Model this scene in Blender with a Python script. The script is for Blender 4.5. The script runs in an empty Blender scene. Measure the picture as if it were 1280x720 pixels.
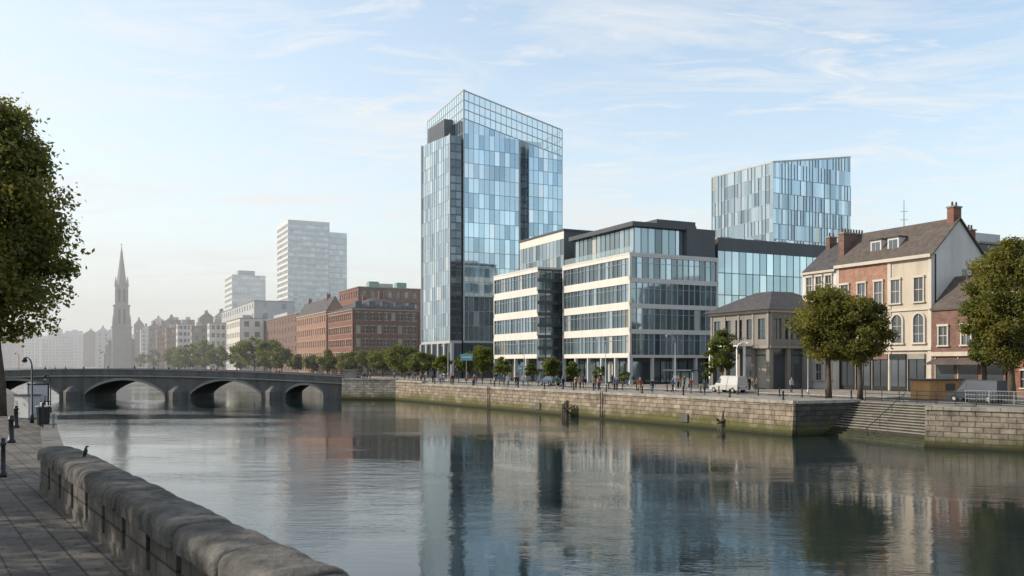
import bpy, bmesh, math, random
import numpy as np
from mathutils import Vector, noise, geometry
random.seed(7)
F=1100.0; HY=455.0; CZ=6.5
QZ=3.12      # right quay level
LZ=3.8       # left walkway level
def V2(x,y): return Vector((x,y))
def P(b,Y): return Vector(((b-640)/F*Y, Y))
def zat(e,Y): return CZ+(HY-e)*Y/F
def reach(A,d,b):
    k=(b-640)/F
    return (k*A.y-A.x)/(d.x-k*d.y)
U=V2(-.44,.898); U.normalize()
V=V2(U.y,-U.x)
BU=V2(-.4998,.8661); BP=V2(.8661,.4998)
scene=bpy.context.scene
COL=scene.collection
# ------------------------------------------------------------------ materials
def newmat(name):
    m=bpy.data.materials.new(name); m.use_nodes=True
    nt=m.node_tree; b=nt.nodes['Principled BSDF']
    return m,nt,b
def mat(name,col,rough=.8,metal=0,var=.2,scale=.6,bump=0,bscale=None,streak=False,spec=.3):
    m,nt,b=newmat(name); N=nt.nodes; L=nt.links
    tc=N.new('ShaderNodeTexCoord'); mp=N.new('ShaderNodeMapping')
    L.new(tc.outputs['Object'],mp.inputs[0])
    if streak: mp.inputs['Scale'].default_value=(1,1,.15)
    n=N.new('ShaderNodeTexNoise'); n.inputs['Scale'].default_value=scale; n.inputs['Detail'].default_value=6
    n.inputs['Roughness'].default_value=.65
    L.new(mp.outputs[0],n.inputs['Vector'])
    r=N.new('ShaderNodeValToRGB')
    r.color_ramp.elements[0].position=.3; r.color_ramp.elements[1].position=.7
    r.color_ramp.elements[0].color=[c*(1-var) for c in col[:3]]+[1]
    r.color_ramp.elements[1].color=[min(1,c*(1+var)) for c in col[:3]]+[1]
    L.new(n.outputs[0],r.inputs[0]); L.new(r.outputs[0],b.inputs['Base Color'])
    b.inputs['Roughness'].default_value=rough; b.inputs['Metallic'].default_value=metal
    b.inputs['Specular IOR Level'].default_value=spec
    if bump:
        n2=N.new('ShaderNodeTexNoise'); n2.inputs['Scale'].default_value=bscale or scale*6; n2.inputs['Detail'].default_value=5
        L.new(tc.outputs['Object'],n2.inputs['Vector'])
        bp=N.new('ShaderNodeBump'); bp.inputs['Strength'].default_value=bump; bp.inputs['Distance'].default_value=.05
        L.new(n2.outputs[0],bp.inputs['Height']); L.new(bp.outputs[0],b.inputs['Normal'])
    return m
def glass(name,col,metal=.65,rough=.06,var=.15,wob=.02):
    m,nt,b=newmat(name); N=nt.nodes; L=nt.links
    g=N.new('ShaderNodeNewGeometry')
    mr=N.new('ShaderNodeMapRange'); mr.inputs['To Min'].default_value=1-var; mr.inputs['To Max'].default_value=1+var
    L.new(g.outputs['Random Per Island'],mr.inputs[0])
    mx=N.new('ShaderNodeVectorMath'); mx.operation='SCALE'; mx.inputs[0].default_value=col[:3]
    L.new(mr.outputs[0],mx.inputs['Scale']); L.new(mx.outputs[0],b.inputs['Base Color'])
    b.inputs['Metallic'].default_value=metal; b.inputs['Roughness'].default_value=rough
    b.inputs['Specular IOR Level'].default_value=.8
    tc=N.new('ShaderNodeTexCoord'); n=N.new('ShaderNodeTexNoise'); n.inputs['Scale'].default_value=.35
    L.new(tc.outputs['Object'],n.inputs['Vector'])
    bp=N.new('ShaderNodeBump'); bp.inputs['Strength'].default_value=wob*10; bp.inputs['Distance'].default_value=.05
    L.new(n.outputs[0],bp.inputs['Height']); L.new(bp.outputs[0],b.inputs['Normal'])
    return m
def clearglass(name,col=(.7,.85,.9),fac=.5):
    m,nt,b=newmat(name); N=nt.nodes; L=nt.links
    b.inputs['Base Color'].default_value=(*col,1); b.inputs['Roughness'].default_value=.06; b.inputs['Metallic'].default_value=.5
    t=N.new('ShaderNodeBsdfTransparent'); t.inputs[0].default_value=(.85,.93,.95,1)
    mx=N.new('ShaderNodeMixShader'); mx.inputs[0].default_value=fac
    L.new(t.outputs[0],mx.inputs[1]); L.new(b.outputs[0],mx.inputs[2])
    L.new(mx.outputs[0],N['Material Output'].inputs[0])
    return m
def blocks(name,c1,c2,mortar,dirv,bw,bh,msize=.02,moss=False,horizontal=False,rough=.85,bump=.6,vlo=.5,vhi=1.35):
    """masonry / paving running along dirv"""
    m,nt,b=newmat(name); N=nt.nodes; L=nt.links
    tc=N.new('ShaderNodeTexCoord')
    d=N.new('ShaderNodeVectorMath'); d.operation='DOT_PRODUCT'; d.inputs[1].default_value=(dirv[0],dirv[1],0)
    L.new(tc.outputs['Object'],d.inputs[0])
    sep=N.new('ShaderNodeSeparateXYZ'); L.new(tc.outputs['Object'],sep.inputs[0])
    cb=N.new('ShaderNodeCombineXYZ'); L.new(d.outputs['Value'],cb.inputs[0])
    if horizontal:
        d2=N.new('ShaderNodeVectorMath'); d2.operation='DOT_PRODUCT'; d2.inputs[1].default_value=(dirv[1],-dirv[0],0)
        L.new(tc.outputs['Object'],d2.inputs[0]); L.new(d2.outputs['Value'],cb.inputs[1])
    else: L.new(sep.outputs['Z'],cb.inputs[1])
    br=N.new('ShaderNodeTexBrick'); br.inputs['Scale'].default_value=1
    br.inputs['Brick Width'].default_value=bw; br.inputs['Row Height'].default_value=bh; br.inputs['Mortar Size'].default_value=msize
    br.inputs['Mortar Smooth'].default_value=.3; br.inputs['Bias'].default_value=0
    br.inputs['Color1'].default_value=(*c1,1); br.inputs['Color2'].default_value=(*c2,1); br.inputs['Mortar'].default_value=(*mortar,1)
    L.new(cb.outputs[0],br.inputs['Vector'])
    n=N.new('ShaderNodeTexNoise'); n.inputs['Scale'].default_value=1.1; n.inputs['Detail'].default_value=8; n.inputs['Roughness'].default_value=.7
    L.new(tc.outputs['Object'],n.inputs['Vector'])
    mr=N.new('ShaderNodeMapRange'); mr.inputs[1].default_value=.3; mr.inputs[2].default_value=.7; mr.inputs['To Min'].default_value=vlo; mr.inputs['To Max'].default_value=vhi
    L.new(n.outputs[0],mr.inputs[0])
    sc=N.new('ShaderNodeVectorMath'); sc.operation='SCALE'; L.new(br.outputs['Color'],sc.inputs[0]); L.new(mr.outputs[0],sc.inputs['Scale'])
    out=sc.outputs[0]
    if moss:
        nm=N.new('ShaderNodeTexNoise'); nm.inputs['Scale'].default_value=.28; nm.inputs['Detail'].default_value=7; nm.inputs['Roughness'].default_value=.7
        L.new(tc.outputs['Object'],nm.inputs['Vector'])
        ad=N.new('ShaderNodeMath'); ad.operation='MULTIPLY_ADD'; ad.inputs[1].default_value=-5.5
        L.new(nm.outputs[0],ad.inputs[0]); L.new(sep.outputs['Z'],ad.inputs[2])
        mr2=N.new('ShaderNodeMapRange'); mr2.inputs[1].default_value=-2.2; mr2.inputs[2].default_value=-1.1; mr2.inputs['To Min'].default_value=.9; mr2.inputs['To Max'].default_value=0
        L.new(ad.outputs[0],mr2.inputs[0])
        mx=N.new('ShaderNodeMix'); mx.data_type='RGBA'
        L.new(mr2.outputs[0],mx.inputs[0]); L.new(out,mx.inputs[6]); mx.inputs[7].default_value=(.085,.085,.024,1)
        mr3=N.new('ShaderNodeMapRange'); mr3.inputs[1].default_value=.15; mr3.inputs[2].default_value=.6; mr3.inputs['To Min'].default_value=.9; mr3.inputs['To Max'].default_value=0
        L.new(sep.outputs['Z'],mr3.inputs[0])
        mx2=N.new('ShaderNodeMix'); mx2.data_type='RGBA'; L.new(mr3.outputs[0],mx2.inputs[0]); L.new(mx.outputs[2],mx2.inputs[6]); mx2.inputs[7].default_value=(.022,.026,.012,1)
        out=mx2.outputs[2]
    L.new(out,b.inputs['Base Color']); b.inputs['Roughness'].default_value=rough; b.inputs['Specular IOR Level'].default_value=.25
    add=N.new('ShaderNodeMath'); add.operation='MULTIPLY_ADD'; add.inputs[1].default_value=-1.0
    L.new(br.outputs['Fac'],add.inputs[0])
    n3=N.new('ShaderNodeTexNoise'); n3.inputs['Scale'].default_value=9; n3.inputs['Detail'].default_value=5; L.new(tc.outputs['Object'],n3.inputs['Vector'])
    L.new(n3.outputs[0],add.inputs[2])
    bp=N.new('ShaderNodeBump'); bp.inputs['Strength'].default_value=bump; bp.inputs['Distance'].default_value=.03
    L.new(add.outputs[0],bp.inputs['Height']); L.new(bp.outputs[0],b.inputs['Normal'])
    return m
M={}
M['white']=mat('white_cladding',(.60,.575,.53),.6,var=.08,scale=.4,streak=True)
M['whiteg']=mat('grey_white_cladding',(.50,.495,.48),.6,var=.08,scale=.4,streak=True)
M['pale']=mat('pale_cladding',(.62,.62,.60),.6,var=.05)
M['lgrey']=mat('light_grey_panel',(.42,.43,.44),.5,var=.08)
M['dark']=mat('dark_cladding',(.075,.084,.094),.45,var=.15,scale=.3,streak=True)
M['mull']=mat('mullion_metal',(.11,.125,.14),.4,metal=.3,var=.1)
M['mulll']=mat('mullion_light',(.32,.39,.44),.4,metal=.3,var=.1)
M['roofgrey']=mat('flat_roof',(.18,.18,.18),.9,var=.2)
M['core']=mat('interior_dark',(.05,.055,.06),.8,var=.3)
M['brick']=blocks('red_brick',(.20,.085,.062),(.25,.112,.085),(.18,.13,.11),U,.45,.15,.015,bump=.2,vlo=.65,vhi=1.2)
M['brick2']=blocks('brown_brick',(.16,.09,.072),(.21,.118,.094),(.16,.13,.11),U,.45,.15,.015,bump=.2,vlo=.65,vhi=1.2)
M['brick3']=blocks('salmon_brick',(.31,.16,.115),(.36,.20,.145),(.30,.22,.18),U,.45,.15,.015,bump=.2,vlo=.65,vhi=1.2)
M['stone']=mat('beige_render',(.44,.39,.32),.85,var=.2,scale=.5,bump=.3,streak=True)
M['trim']=mat('stone_trim',(.48,.44,.385),.8,var=.12)
M['render']=mat('white_render',(.56,.55,.53),.85,var=.15,scale=.35,streak=True,bump=.2)
M['slate']=mat('slate_roof',(.065,.062,.065),.75,var=.35,scale=1.5,bump=.4,bscale=6)
M['browntile']=mat('brown_tile_roof',(.09,.075,.066),.85,var=.35,scale=1.5,bump=.4,bscale=6)
M['stonegrey']=mat('grey_stone',(.24,.23,.21),.85,var=.2,scale=.5,bump=.3)
M['pav']=mat('pavilion_stone',(.21,.195,.175),.85,var=.2,scale=.5,bump=.3,streak=True)
M['bridge']=mat('bridge_stone',(.115,.112,.108),.85,var=.35,scale=.6,bump=.5,streak=True)
M['asphalt']=mat('asphalt',(.055,.055,.056),.9,var=.25,scale=.4,bump=.2,bscale=20)
M['land']=mat('ground_paving',(.18,.165,.145),.9,var=.2,scale=.15)
M['metal']=mat('dark_painted_metal',(.03,.033,.036),.45,metal=.4,var=.2)
M['steel']=mat('galvanised_steel',(.4,.42,.43),.4,metal=.6,var=.1)
M['whitep']=mat('white_paint',(.78,.78,.76),.5,var=.05)
M['orange']=mat('ochre_paint',(.50,.29,.13),.55,var=.15)
M['wood']=mat('weathered_timber',(.06,.05,.038),.9,var=.35,scale=3,bump=.6)
M['bark']=mat('bark',(.085,.065,.048),.95,var=.35,scale=3,bump=.8,bscale=9)
M['rubber']=mat('tyre_rubber',(.02,.02,.02),.8)
M['copper']=mat('copper_green',(.2,.32,.27),.7)
gD=[glass('office_glass_dark',(.15,.19,.205),.7),glass('office_glass_teal',(.27,.345,.375),.75),glass('office_glass_sky',(.42,.51,.56),.8),
    glass('office_glass_blind',(.38,.38,.35),.1,.25,.15),glass('office_glass_lit',(.28,.25,.18),.3,.2,.2)]
gw=[.40,.34,.18,.06,.02]
gF=[.32,.38,.26,.03,.01]
gT=[glass('tower_glass_blue',(.45,.56,.62),.85,.05,.08),glass('tower_glass_pale',(.58,.69,.74),.85,.05,.07),glass('tower_glass_deep',(.32,.42,.485),.85,.05,.1),glass('tower_glass_white',(.74,.80,.82),.7,.12,.05)]
gTw=[.46,.26,.22,.06]
gC=[glass('panel_teal',(.36,.475,.53),.8),glass('panel_pale',(.55,.65,.69),.78),glass('panel_navy',(.25,.34,.40),.8),glass('panel_lime',(.46,.50,.40),.6),glass('panel_blue',(.42,.54,.61),.8)]
gCw=[.34,.22,.16,.02,.26]
gK=[glass('dark_glass',(.11,.14,.16),.6),glass('dark_glass_b',(.17,.21,.24),.65)]
gH=[glass('house_glass',(.06,.07,.08),.2,.08),glass('house_glass_b',(.12,.14,.16),.4,.08),glass('house_curtain',(.32,.31,.28),0,.4)]
gHw=[.5,.38,.12]
gCl=clearglass('crown_glass')
gBal=clearglass('balustrade_glass',(.6,.75,.75),.35)
def pick(g,w=None):
    return random.choices(g,(w[:len(g)] if w else None))[0]
# ------------------------------------------------------------------ mesh helpers
class MB:
    def __init__(s): s.v=[];s.f=[];s.m=[];s.mats=[];s.sm=False
    def mi(s,m):
        if m not in s.mats: s.mats.append(m)
        return s.mats.index(m)
    def face(s,pts,m):
        i=len(s.v); s.v+= [tuple(p) for p in pts]; s.f.append(tuple(range(i,i+len(pts)))); s.m.append(s.mi(m))
    def hexa(s,b,t,m):
        i=len(s.v); n=len(b); s.v+=[tuple(p) for p in b]+[tuple(p) for p in t]; k=s.mi(m)
        s.f.append(tuple(i+n-1-j for j in range(n))); s.f.append(tuple(i+n+j for j in range(n)))
        for j in range(n):
            j2=(j+1)%n; s.f.append((i+j,i+j2,i+n+j2,i+n+j))
        s.m+=[k]*(n+2)
    def prism(s,pts,z0,z1,m):
        z1l=z1 if isinstance(z1,(list,tuple)) else [z1]*len(pts)
        s.hexa([(p[0],p[1],z0) for p in pts],[(p[0],p[1],z) for p,z in zip(pts,z1l)],m)
    def box(s,c,size,m,rot=0):
        x,y,z=c; a,b_,h=size[0]/2,size[1]/2,size[2]; ca,sa=math.cos(rot),math.sin(rot)
        pts=[(x+ca*dx-sa*dy,y+sa*dx+ca*dy) for dx,dy in((-a,-b_),(a,-b_),(a,b_),(-a,b_))]
        s.prism(pts,z,z+h,m)
    def tube(s,pts,rad,m,n=8,cap=True):
        pts=[Vector(p) for p in pts]; k=s.mi(m); rings=[]
        for i,p in enumerate(pts):
            d=(pts[min(i+1,len(pts)-1)]-pts[max(i-1,0)]).normalized()
            a=d.orthogonal().normalized() if abs(d.z)<.99 else Vector((1,0,0))
            a=(a-d*a.dot(d)).normalized(); b=d.cross(a); r=rad[i] if isinstance(rad,(list,tuple)) else rad
            st=len(s.v); rings.append(st)
            for j in range(n):
                t=2*math.pi*j/n; q=p+a*math.cos(t)*r+b*math.sin(t)*r; s.v.append(tuple(q))
        for i in range(len(rings)-1):
            for j in range(n):
                j2=(j+1)%n
                s.f.append((rings[i]+j,rings[i]+j2,rings[i+1]+j2,rings[i+1]+j)); s.m.append(k)
        if cap:
            s.f.append(tuple(rings[0]+n-1-j for j in range(n))); s.m.append(k)
            s.f.append(tuple(rings[-1]+j for j in range(n))); s.m.append(k)
    def obj(s,name,parent=None,o=(0,0,0),smooth=False):
        me=bpy.data.meshes.new(name)
        vs=[(a-o[0],b-o[1],c-o[2]) for a,b,c in s.v]
        me.from_pydata(vs,[],s.f)
        for m in s.mats: me.materials.append(m)
        me.polygons.foreach_set('material_index',s.m)
        if smooth: me.polygons.foreach_set('use_smooth',[True]*len(s.f))
        me.update(); ob=bpy.data.objects.new(name,me); COL.objects.link(ob)
        if parent: ob.parent=parent
        else: ob.location=o
        return ob
class Thing:
    """one real-world object : an Empty with mesh parts"""
    def __init__(s,name,o=(0,0,0)): s.name=name;s.o=o;s.p={}
    def __getitem__(s,k):
        if k not in s.p: s.p[k]=MB()
        return s.p[k]
    def done(s,smooth=()):
        e=bpy.data.objects.new(s.name,None); COL.objects.link(e); e.location=s.o; e.empty_display_size=.5
        for k,mb in s.p.items(): mb.obj(k,e,s.o,k in smooth)
        return e
class Fac:
    def __init__(s,T,p0,p1):
        s.T=T;s.p0=V2(*p0);d=V2(*p1)-s.p0;s.L=d.length;s.d=d/s.L;s.n=V2(s.d.y,-s.d.x)
    def pt(s,a,z,w):
        q=s.p0+s.d*a+s.n*w; return (q.x,q.y,z)
    def box(s,part,a0,a1,z0,z1,w0,w1,m):
        b=[s.pt(a0,0,w1),s.pt(a1,0,w1),s.pt(a1,0,w0),s.pt(a0,0,w0)]
        s.T[part].prism([(q[0],q[1]) for q in b],z0,z1,m)
    def pane(s,part,a0,a1,z0,z1,w,m,tilt=.012,z1b=None):
        t=[w+random.uniform(-tilt,tilt) for _ in range(2)]
        z1b=z1 if z1b is None else z1b
        dx=random.uniform(-tilt,tilt)
        s.T[part].face([s.pt(a0,z0,t[0]),s.pt(a1,z0,t[1]),s.pt(a1,z1b,t[1]+dx),s.pt(a0,z1,t[0]+dx)],m)
def ribbon(f,z0,z1,nf,bay,wall,gl,glw,frac=.45,piers=0,mm=None,end=.5):
    mm=mm or M['mull']; h=(z1-z0)/nf; nb=max(1,int(round((f.L-2*end)/bay))); bw=(f.L-2*end)/nb
    for i in range(nf):
        zb=z0+i*h; zs=zb+h*frac*.55; zt=zb+h-h*frac*.45
        f.box('spandrels',0,f.L,zb,zs,-.35,0,wall); f.box('spandrels',0,f.L,zt,zb+h,-.35,0.002,wall)
        f.box('spandrels',0,end,zs,zt,-.35,-.004,wall); f.box('spandrels',f.L-end,f.L,zs,zt,-.35,-.004,wall)
        for j in range(nb):
            a=end+j*bw
            if piers and j%piers==0 and j>0: f.box('spandrels',a-.16,a+.16,zs,zt,-.35,-.006,wall)
            elif j>0: f.box('mullions',a-.05,a+.05,zs,zt,-.25,-.08,mm)
            f.pane('window_glass',a,a+bw,zs,zt,-.22,pick(gl,glw))
        f.box('mullions',end,f.L-end,zt-(zt-zs)*.28-.03,zt-(zt-zs)*.28+.03,-.25,-.1,mm)
def curtain(f,z0,zt,nf,bay,gl,glw,mm,band=.12,tilt=.009):
    zf=zt if callable(zt) else (lambda a:zt)
    ztop=max(zf(0),zf(f.L)); h=(ztop-z0)/nf; nb=max(1,int(round(f.L/bay))); bw=f.L/nb
    for i in range(nf):
        zb=z0+i*h
        for j in range(nb):
            a0=j*bw;a1=(j+1)*bw; t0=min(zb+h,zf(a0)); t1=min(zb+h,zf(a1))
            if min(t0,t1)>zb+.05: f.pane('curtain_glass',a0,a1,zb,t0,-.02,pick(gl,glw),tilt,t1)
        if min(zf(0),zf(f.L))>zb: f.box('mullions',0,f.L,zb-band/2,zb+band/2,-.1,.035,mm)
    for j in range(nb+1):
        a=min(max(j*bw,.04),f.L-.04)
        f.box('mullions',a-.035,a+.035,z0,zf(a),-.1,.05,mm)
def punched(f,z0,z1,nf,nb,ww,hf,wall,gl=gH,glw=gHw,end=.6,sill=None,base=.25,frame=None):
    h=(z1-z0)/nf; bw=(f.L-2*end)/nb; frame=frame or M['trim']; ww=min(ww,bw*.7)
    for i in range(nf):
        zb=z0+i*h; zs=zb+h*base; zt=zs+h*hf
        f.box('walls',0,f.L,zb,zs,-.4,0,wall); f.box('walls',0,f.L,zt,zb+h,-.4,0,wall)
        prev=0
        for j in range(nb):
            c=end+(j+.5)*bw; a0=c-ww/2;a1=c+ww/2
            f.box('walls',prev,a0,zs,zt,-.4,0,wall); prev=a1
            f.pane('window_glass',a0,a1,zs,zt,-.2,pick(gl,glw),.005)
            f.box('window_frames',c-.04,c+.04,zs,zt,-.2,-.14,frame)
            f.box('window_frames',a0,a1,(zs+zt)/2-.04,(zs+zt)/2+.04,-.2,-.13,frame)
            if sill: f.box('sills',a0-.1,a1+.1,zs-.14,zs-.002,-.1,.1,sill); f.box('sills',a0-.1,a1+.1,zt+.002,zt+.2,-.1,.05,sill)
        f.box('walls',prev,f.L,zs,zt,-.4,0,wall)
def rect(T,A,Lu,Lv,z0,z1,inset=.45,corem=None,topz=None):
    a=A+U*inset+V*inset; b=A+U*inset+V*(Lv-inset); c=A+U*(Lu-inset)+V*(Lv-inset); d=A+U*(Lu-inset)+V*inset
    T['core'].prism([a,b,c,d],z0,topz or z1-.3,corem or M['core'])
    B=A+V*Lv;C=B+U*Lu;D=A+U*Lu
    return Fac(T,D,A),Fac(T,A,B),Fac(T,B,C),Fac(T,C,D)
def roofslab(T,A,Lu,Lv,z,h,m,over=0,part='roof'):
    a=A-U*over-V*over; b=a+V*(Lv+2*over); c=b+U*(Lu+2*over); d=a+U*(Lu+2*over)
    T[part].prism([a,b,c,d],z,z+h,m)
def parapet(T,A,Lu,Lv,z,h,m,t=.3):
    for f in (Fac(T,A+U*Lu,A),Fac(T,A,A+V*Lv),Fac(T,A+V*Lv,A+V*Lv+U*Lu),Fac(T,A+V*Lv+U*Lu,A+U*Lu)):
        f.box('parapet',t,f.L,z,z+h,-t,.03,m)
def gable_roof(T,A,Lu,Lv,ze,zr,m,over=.35,wall=None,th=.2):
    rA=A+V*(Lv/2)-U*over; rD=A+V*(Lv/2)+U*(Lu+over)
    for sgn in(0,1):
        e0=(A-V*over if sgn==0 else A+V*(Lv+over)); sl=(zr-ze)/(Lv/2); zeo=ze-sl*over
        p=[e0-U*over,e0+U*(Lu+over)]; b=[(p[0].x,p[0].y,zeo),(rA.x,rA.y,zr),(rD.x,rD.y,zr),(p[1].x,p[1].y,zeo)]
        if sgn: b=b[::-1]
        T['roof'].hexa(b,[(q[0],q[1],q[2]+th) for q in b],m)
    if wall:
        for i,q in enumerate((A,A+U*Lu)):
            a=q;b=q+V*Lv;c=q+V*Lv/2
            s=-1 if i==0 else 1
            inn=-s*.3
            pts=[a+V*.02,b-V*.02,c]; zz=[ze,ze,zr-.02]
            f1=[(p.x,p.y,z) for p,z in zip(pts,zz)]; f2=[(p.x+U.x*inn,p.y+U.y*inn,z) for p,z in zip(pts,zz)]
            T['walls'].hexa(f1,f2,wall)
def hip_roof(T,A,Lu,Lv,ze,zr,m,over=.4,ins=None):
    ins=ins or Lv/2
    a=A-U*over-V*over;b=A+V*(Lv+over)-U*over;c=A+V*(Lv+over)+U*(Lu+over);d=A-V*over+U*(Lu+over)
    ins=min(ins,Lu/2-.1)
    i2=min(ins,Lv/2-.05)
    r=[A+U*ins+V*i2,A+U*ins+V*(Lv-i2),A+U*(Lu-ins)+V*(Lv-i2),A+U*(Lu-ins)+V*i2]
    T['roof'].hexa([(q.x,q.y,ze) for q in(a,b,c,d)],[(q.x,q.y,zr) for q in r],m)
# ------------------------------------------------------------------ terrain & water
Q0=V2(25.5,79); R0=V2(32.4,69); RB=V2(37.5,72); RA=V2(32.6,82.5); SA=V2(28.5,80.5); R1=V2(37.8,65); R2=V2(60,50)
BA=V2(-20.7,159); BB=V2(-31,161.2); BC=V2(-31.2,177.5)
def land(name,poly,z,m,depth=4,mside=None):
    mb=MB(); vs=[Vector((p[0],p[1],z)) for p in poly]
    tris=geometry.tessellate_polygon([vs]); k=mb.mi(m)
    mb.v=[tuple(v) for v in vs]
    for t in tris:
        a,b,c=t
        n=(vs[b]-vs[a]).cross(vs[c]-vs[a])
        if n.z<0:t=(a,c,b)
        mb.f.append(tuple(t)); mb.m.append(k)
    ks=mb.mi(mside or m)
    n=len(poly)
    for i in range(n):
        p,q=vs[i],vs[(i+1)%n]; b=len(mb.v)
        mb.v+=[tuple(p),tuple(q),(q.x,q.y,z-depth),(p.x,p.y,z-depth)]; mb.f.append((b,b+1,b+2,b+3)); mb.m.append(ks)
    return mb.obj(name)
land('ground',[R2,R1,R0,RB,RA,Q0,V2(-14.9,149),BA,BB,BC,V2(-340,712),V2(-450,905),V2(-1600,960),V2(-4000,7000),V2(5000,7000),V2(5000,-600),V2(150,-60)],3.0,M['land'],mside=M['bridge'])
land('ground',[V2(3.85+42,-60),V2(-9.6,19.2),V2(-18.3,35),V2(-24,46),V2(-58,100),V2(-101,170),V2(-411,700),V2(-500,850),V2(-1600,900),V2(-4000,900),V2(-4000,-600),V2(300,-600)],LZ,M['land'],mside=M['bridge'])
# water
m,nt,b=newmat('river_water'); N=nt.nodes;L=nt.links
b.inputs['Base Color'].default_value=(.014,.024,.027,1); b.inputs['Roughness'].default_value=.035; b.inputs['IOR'].default_value=1.36
b.inputs['Specular IOR Level'].default_value=.8
tc=N.new('ShaderNodeTexCoord')
def wn(scale,st,rot,det=3):
    mp=N.new('ShaderNodeMapping'); mp.inputs['Scale'].default_value=(scale,scale*st,1); mp.inputs['Rotation'].default_value=(0,0,rot)
    L.new(tc.outputs['Object'],mp.inputs[0]); n=N.new('ShaderNodeTexNoise'); n.inputs['Scale'].default_value=1; n.inputs['Detail'].default_value=det
    L.new(mp.outputs[0],n.inputs['Vector']); return n
n1=wn(.45,2.0,.1); n2=wn(2.6,2.0,-.2); n3=wn(.03,2.6,.3,5)
a1=N.new('ShaderNodeMath');a1.operation='MULTIPLY';a1.inputs[1].default_value=.36; L.new(n2.outputs[0],a1.inputs[0])
a2=N.new('ShaderNodeMath');a2.operation='ADD';L.new(n1.outputs[0],a2.inputs[0]);L.new(a1.outputs[0],a2.inputs[1])
mr=N.new('ShaderNodeMapRange');mr.inputs[1].default_value=.45;mr.inputs[2].default_value=.65;mr.inputs['To Min'].default_value=.013;mr.inputs['To Max'].default_value=.058;L.new(n3.outputs[0],mr.inputs[0])
bp=N.new('ShaderNodeBump'); bp.inputs['Distance'].default_value=1; L.new(a2.outputs[0],bp.inputs['Height']); L.new(mr.outputs[0],bp.inputs['Strength']); L.new(bp.outputs[0],b.inputs['Normal'])
mb=MB(); mb.face([(-5000,-700,0),(5000,-700,0),(5000,7000,0),(-5000,7000,0)],m); mb.obj('water')
# hills
mb=MB(); mh=mat('distant_hill',(.16,.18,.18),.95,var=.2,scale=.01); k=mb.mi(mh)
nx=90
for i in range(nx+1):
    x=-2600+i*55
    for j in range(5):
        y=2000+j*220; z=3+ (0 if j==0 else 1)*max(0,(60+70*noise.noise(Vector((x*.0016,j*.7,3)))+18*noise.noise(Vector((x*.008,j,7)))))*(.5+.25*j)*(1.0 if x<-500 else max(.25,1-(x+500)/900))
        mb.v.append((x,y,z))
for i in range(nx):
    for j in range(4):
        q=i*5+j; mb.f.append((q,q+5,q+6,q+1)); mb.m.append(k)
mb.obj('hills',smooth=True)
# ------------------------------------------------------------------ quay walls (right bank)
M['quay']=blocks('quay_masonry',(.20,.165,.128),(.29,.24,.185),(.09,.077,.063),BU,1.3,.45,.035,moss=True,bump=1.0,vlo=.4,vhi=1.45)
M['quay2']=blocks('quay_masonry_b',(.19,.163,.13),(.27,.23,.185),(.09,.08,.067),(R2-R1).normalized(),1.1,.42,.035,moss=True,bump=1.0,vlo=.4,vhi=1.45)
M['quay4']=blocks('quay_masonry_c',(.26,.235,.20),(.34,.31,.265),(.12,.11,.095),(BB-BA).normalized(),1.3,.45,.035,moss=True,bump=1.0,vlo=.5,vhi=1.35)
M['quay3']=blocks('quay_return_shade_masonry',(.06,.056,.05),(.085,.08,.068),(.035,.033,.03),V,1.1,.45,.035,moss=True,bump=.9)  # darker copy of the quay stone: the return's shade is in its colour
M['coping']=blocks('coping_stone',(.28,.255,.22),(.34,.31,.27),(.14,.13,.115),BU,1.8,5,.03,bump=.4)
def quaywall(T,p0,p1,m,top=3.2,out=.35,cop=True):
    f=Fac(T,p0,p1)
    bpts=[f.pt(0,-2.5,out+.35),f.pt(f.L,-2.5,out+.35),f.pt(f.L,-2.5,-.2),f.pt(0,-2.5,-.2)]
    tpts=[f.pt(0,top-.28,out-.05),f.pt(f.L,top-.28,out-.05),f.pt(f.L,top-.28,-.2),f.pt(0,top-.28,-.2)]
    T['masonry'].hexa(bpts,tpts,m)
    if cop: f.box('coping',-.0,f.L,top-.28,top,-.5,out+.06,M['coping'])
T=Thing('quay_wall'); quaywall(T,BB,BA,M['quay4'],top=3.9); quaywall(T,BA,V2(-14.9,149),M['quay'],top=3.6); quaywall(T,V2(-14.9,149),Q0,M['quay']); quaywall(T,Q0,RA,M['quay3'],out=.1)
f=Fac(T,V2(-14.9,149),Q0)
for a in (24,52):
    f.box('ladder',a-.25,a-.2,0.2,3.3,.6,.68,M['metal']); f.box('ladder',a+.2,a+.25,.2,3.3,.6,.68,M['metal'])
    for q in range(10): f.box('ladder',a-.2,a+.2,.3+q*.3,.35+q*.3,.62,.66,M['metal'])
f.box('drain_outfall',37,38.1,.5,1.4,.3,.62,M['bridge']); f.box('drain_outfall',66,67,.5,1.3,.3,.62,M['bridge'])
T.done()
T=Thing('quay_wall'); quaywall(T,R0,R1,M['quay2'],out=.1); quaywall(T,R1,R2,M['quay2'],out=.1); quaywall(T,R2,V2(150,-60),M['quay2'],out=.1)
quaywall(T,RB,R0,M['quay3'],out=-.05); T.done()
tread=mat('step_tread',(.22,.205,.18),.85,var=.3,scale=1.4,bump=.4); riser=mat('step_riser_shade',(.045,.043,.036),.9,var=.35,scale=1.4,bump=.4); wet=mat('step_wet',(.045,.05,.028),.5,var=.4,scale=1.5)  # risers coloured far darker than treads, painting in the steps' shading
T=Thing('river_steps'); n=14; hst=(3.0-.05)/n
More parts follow.
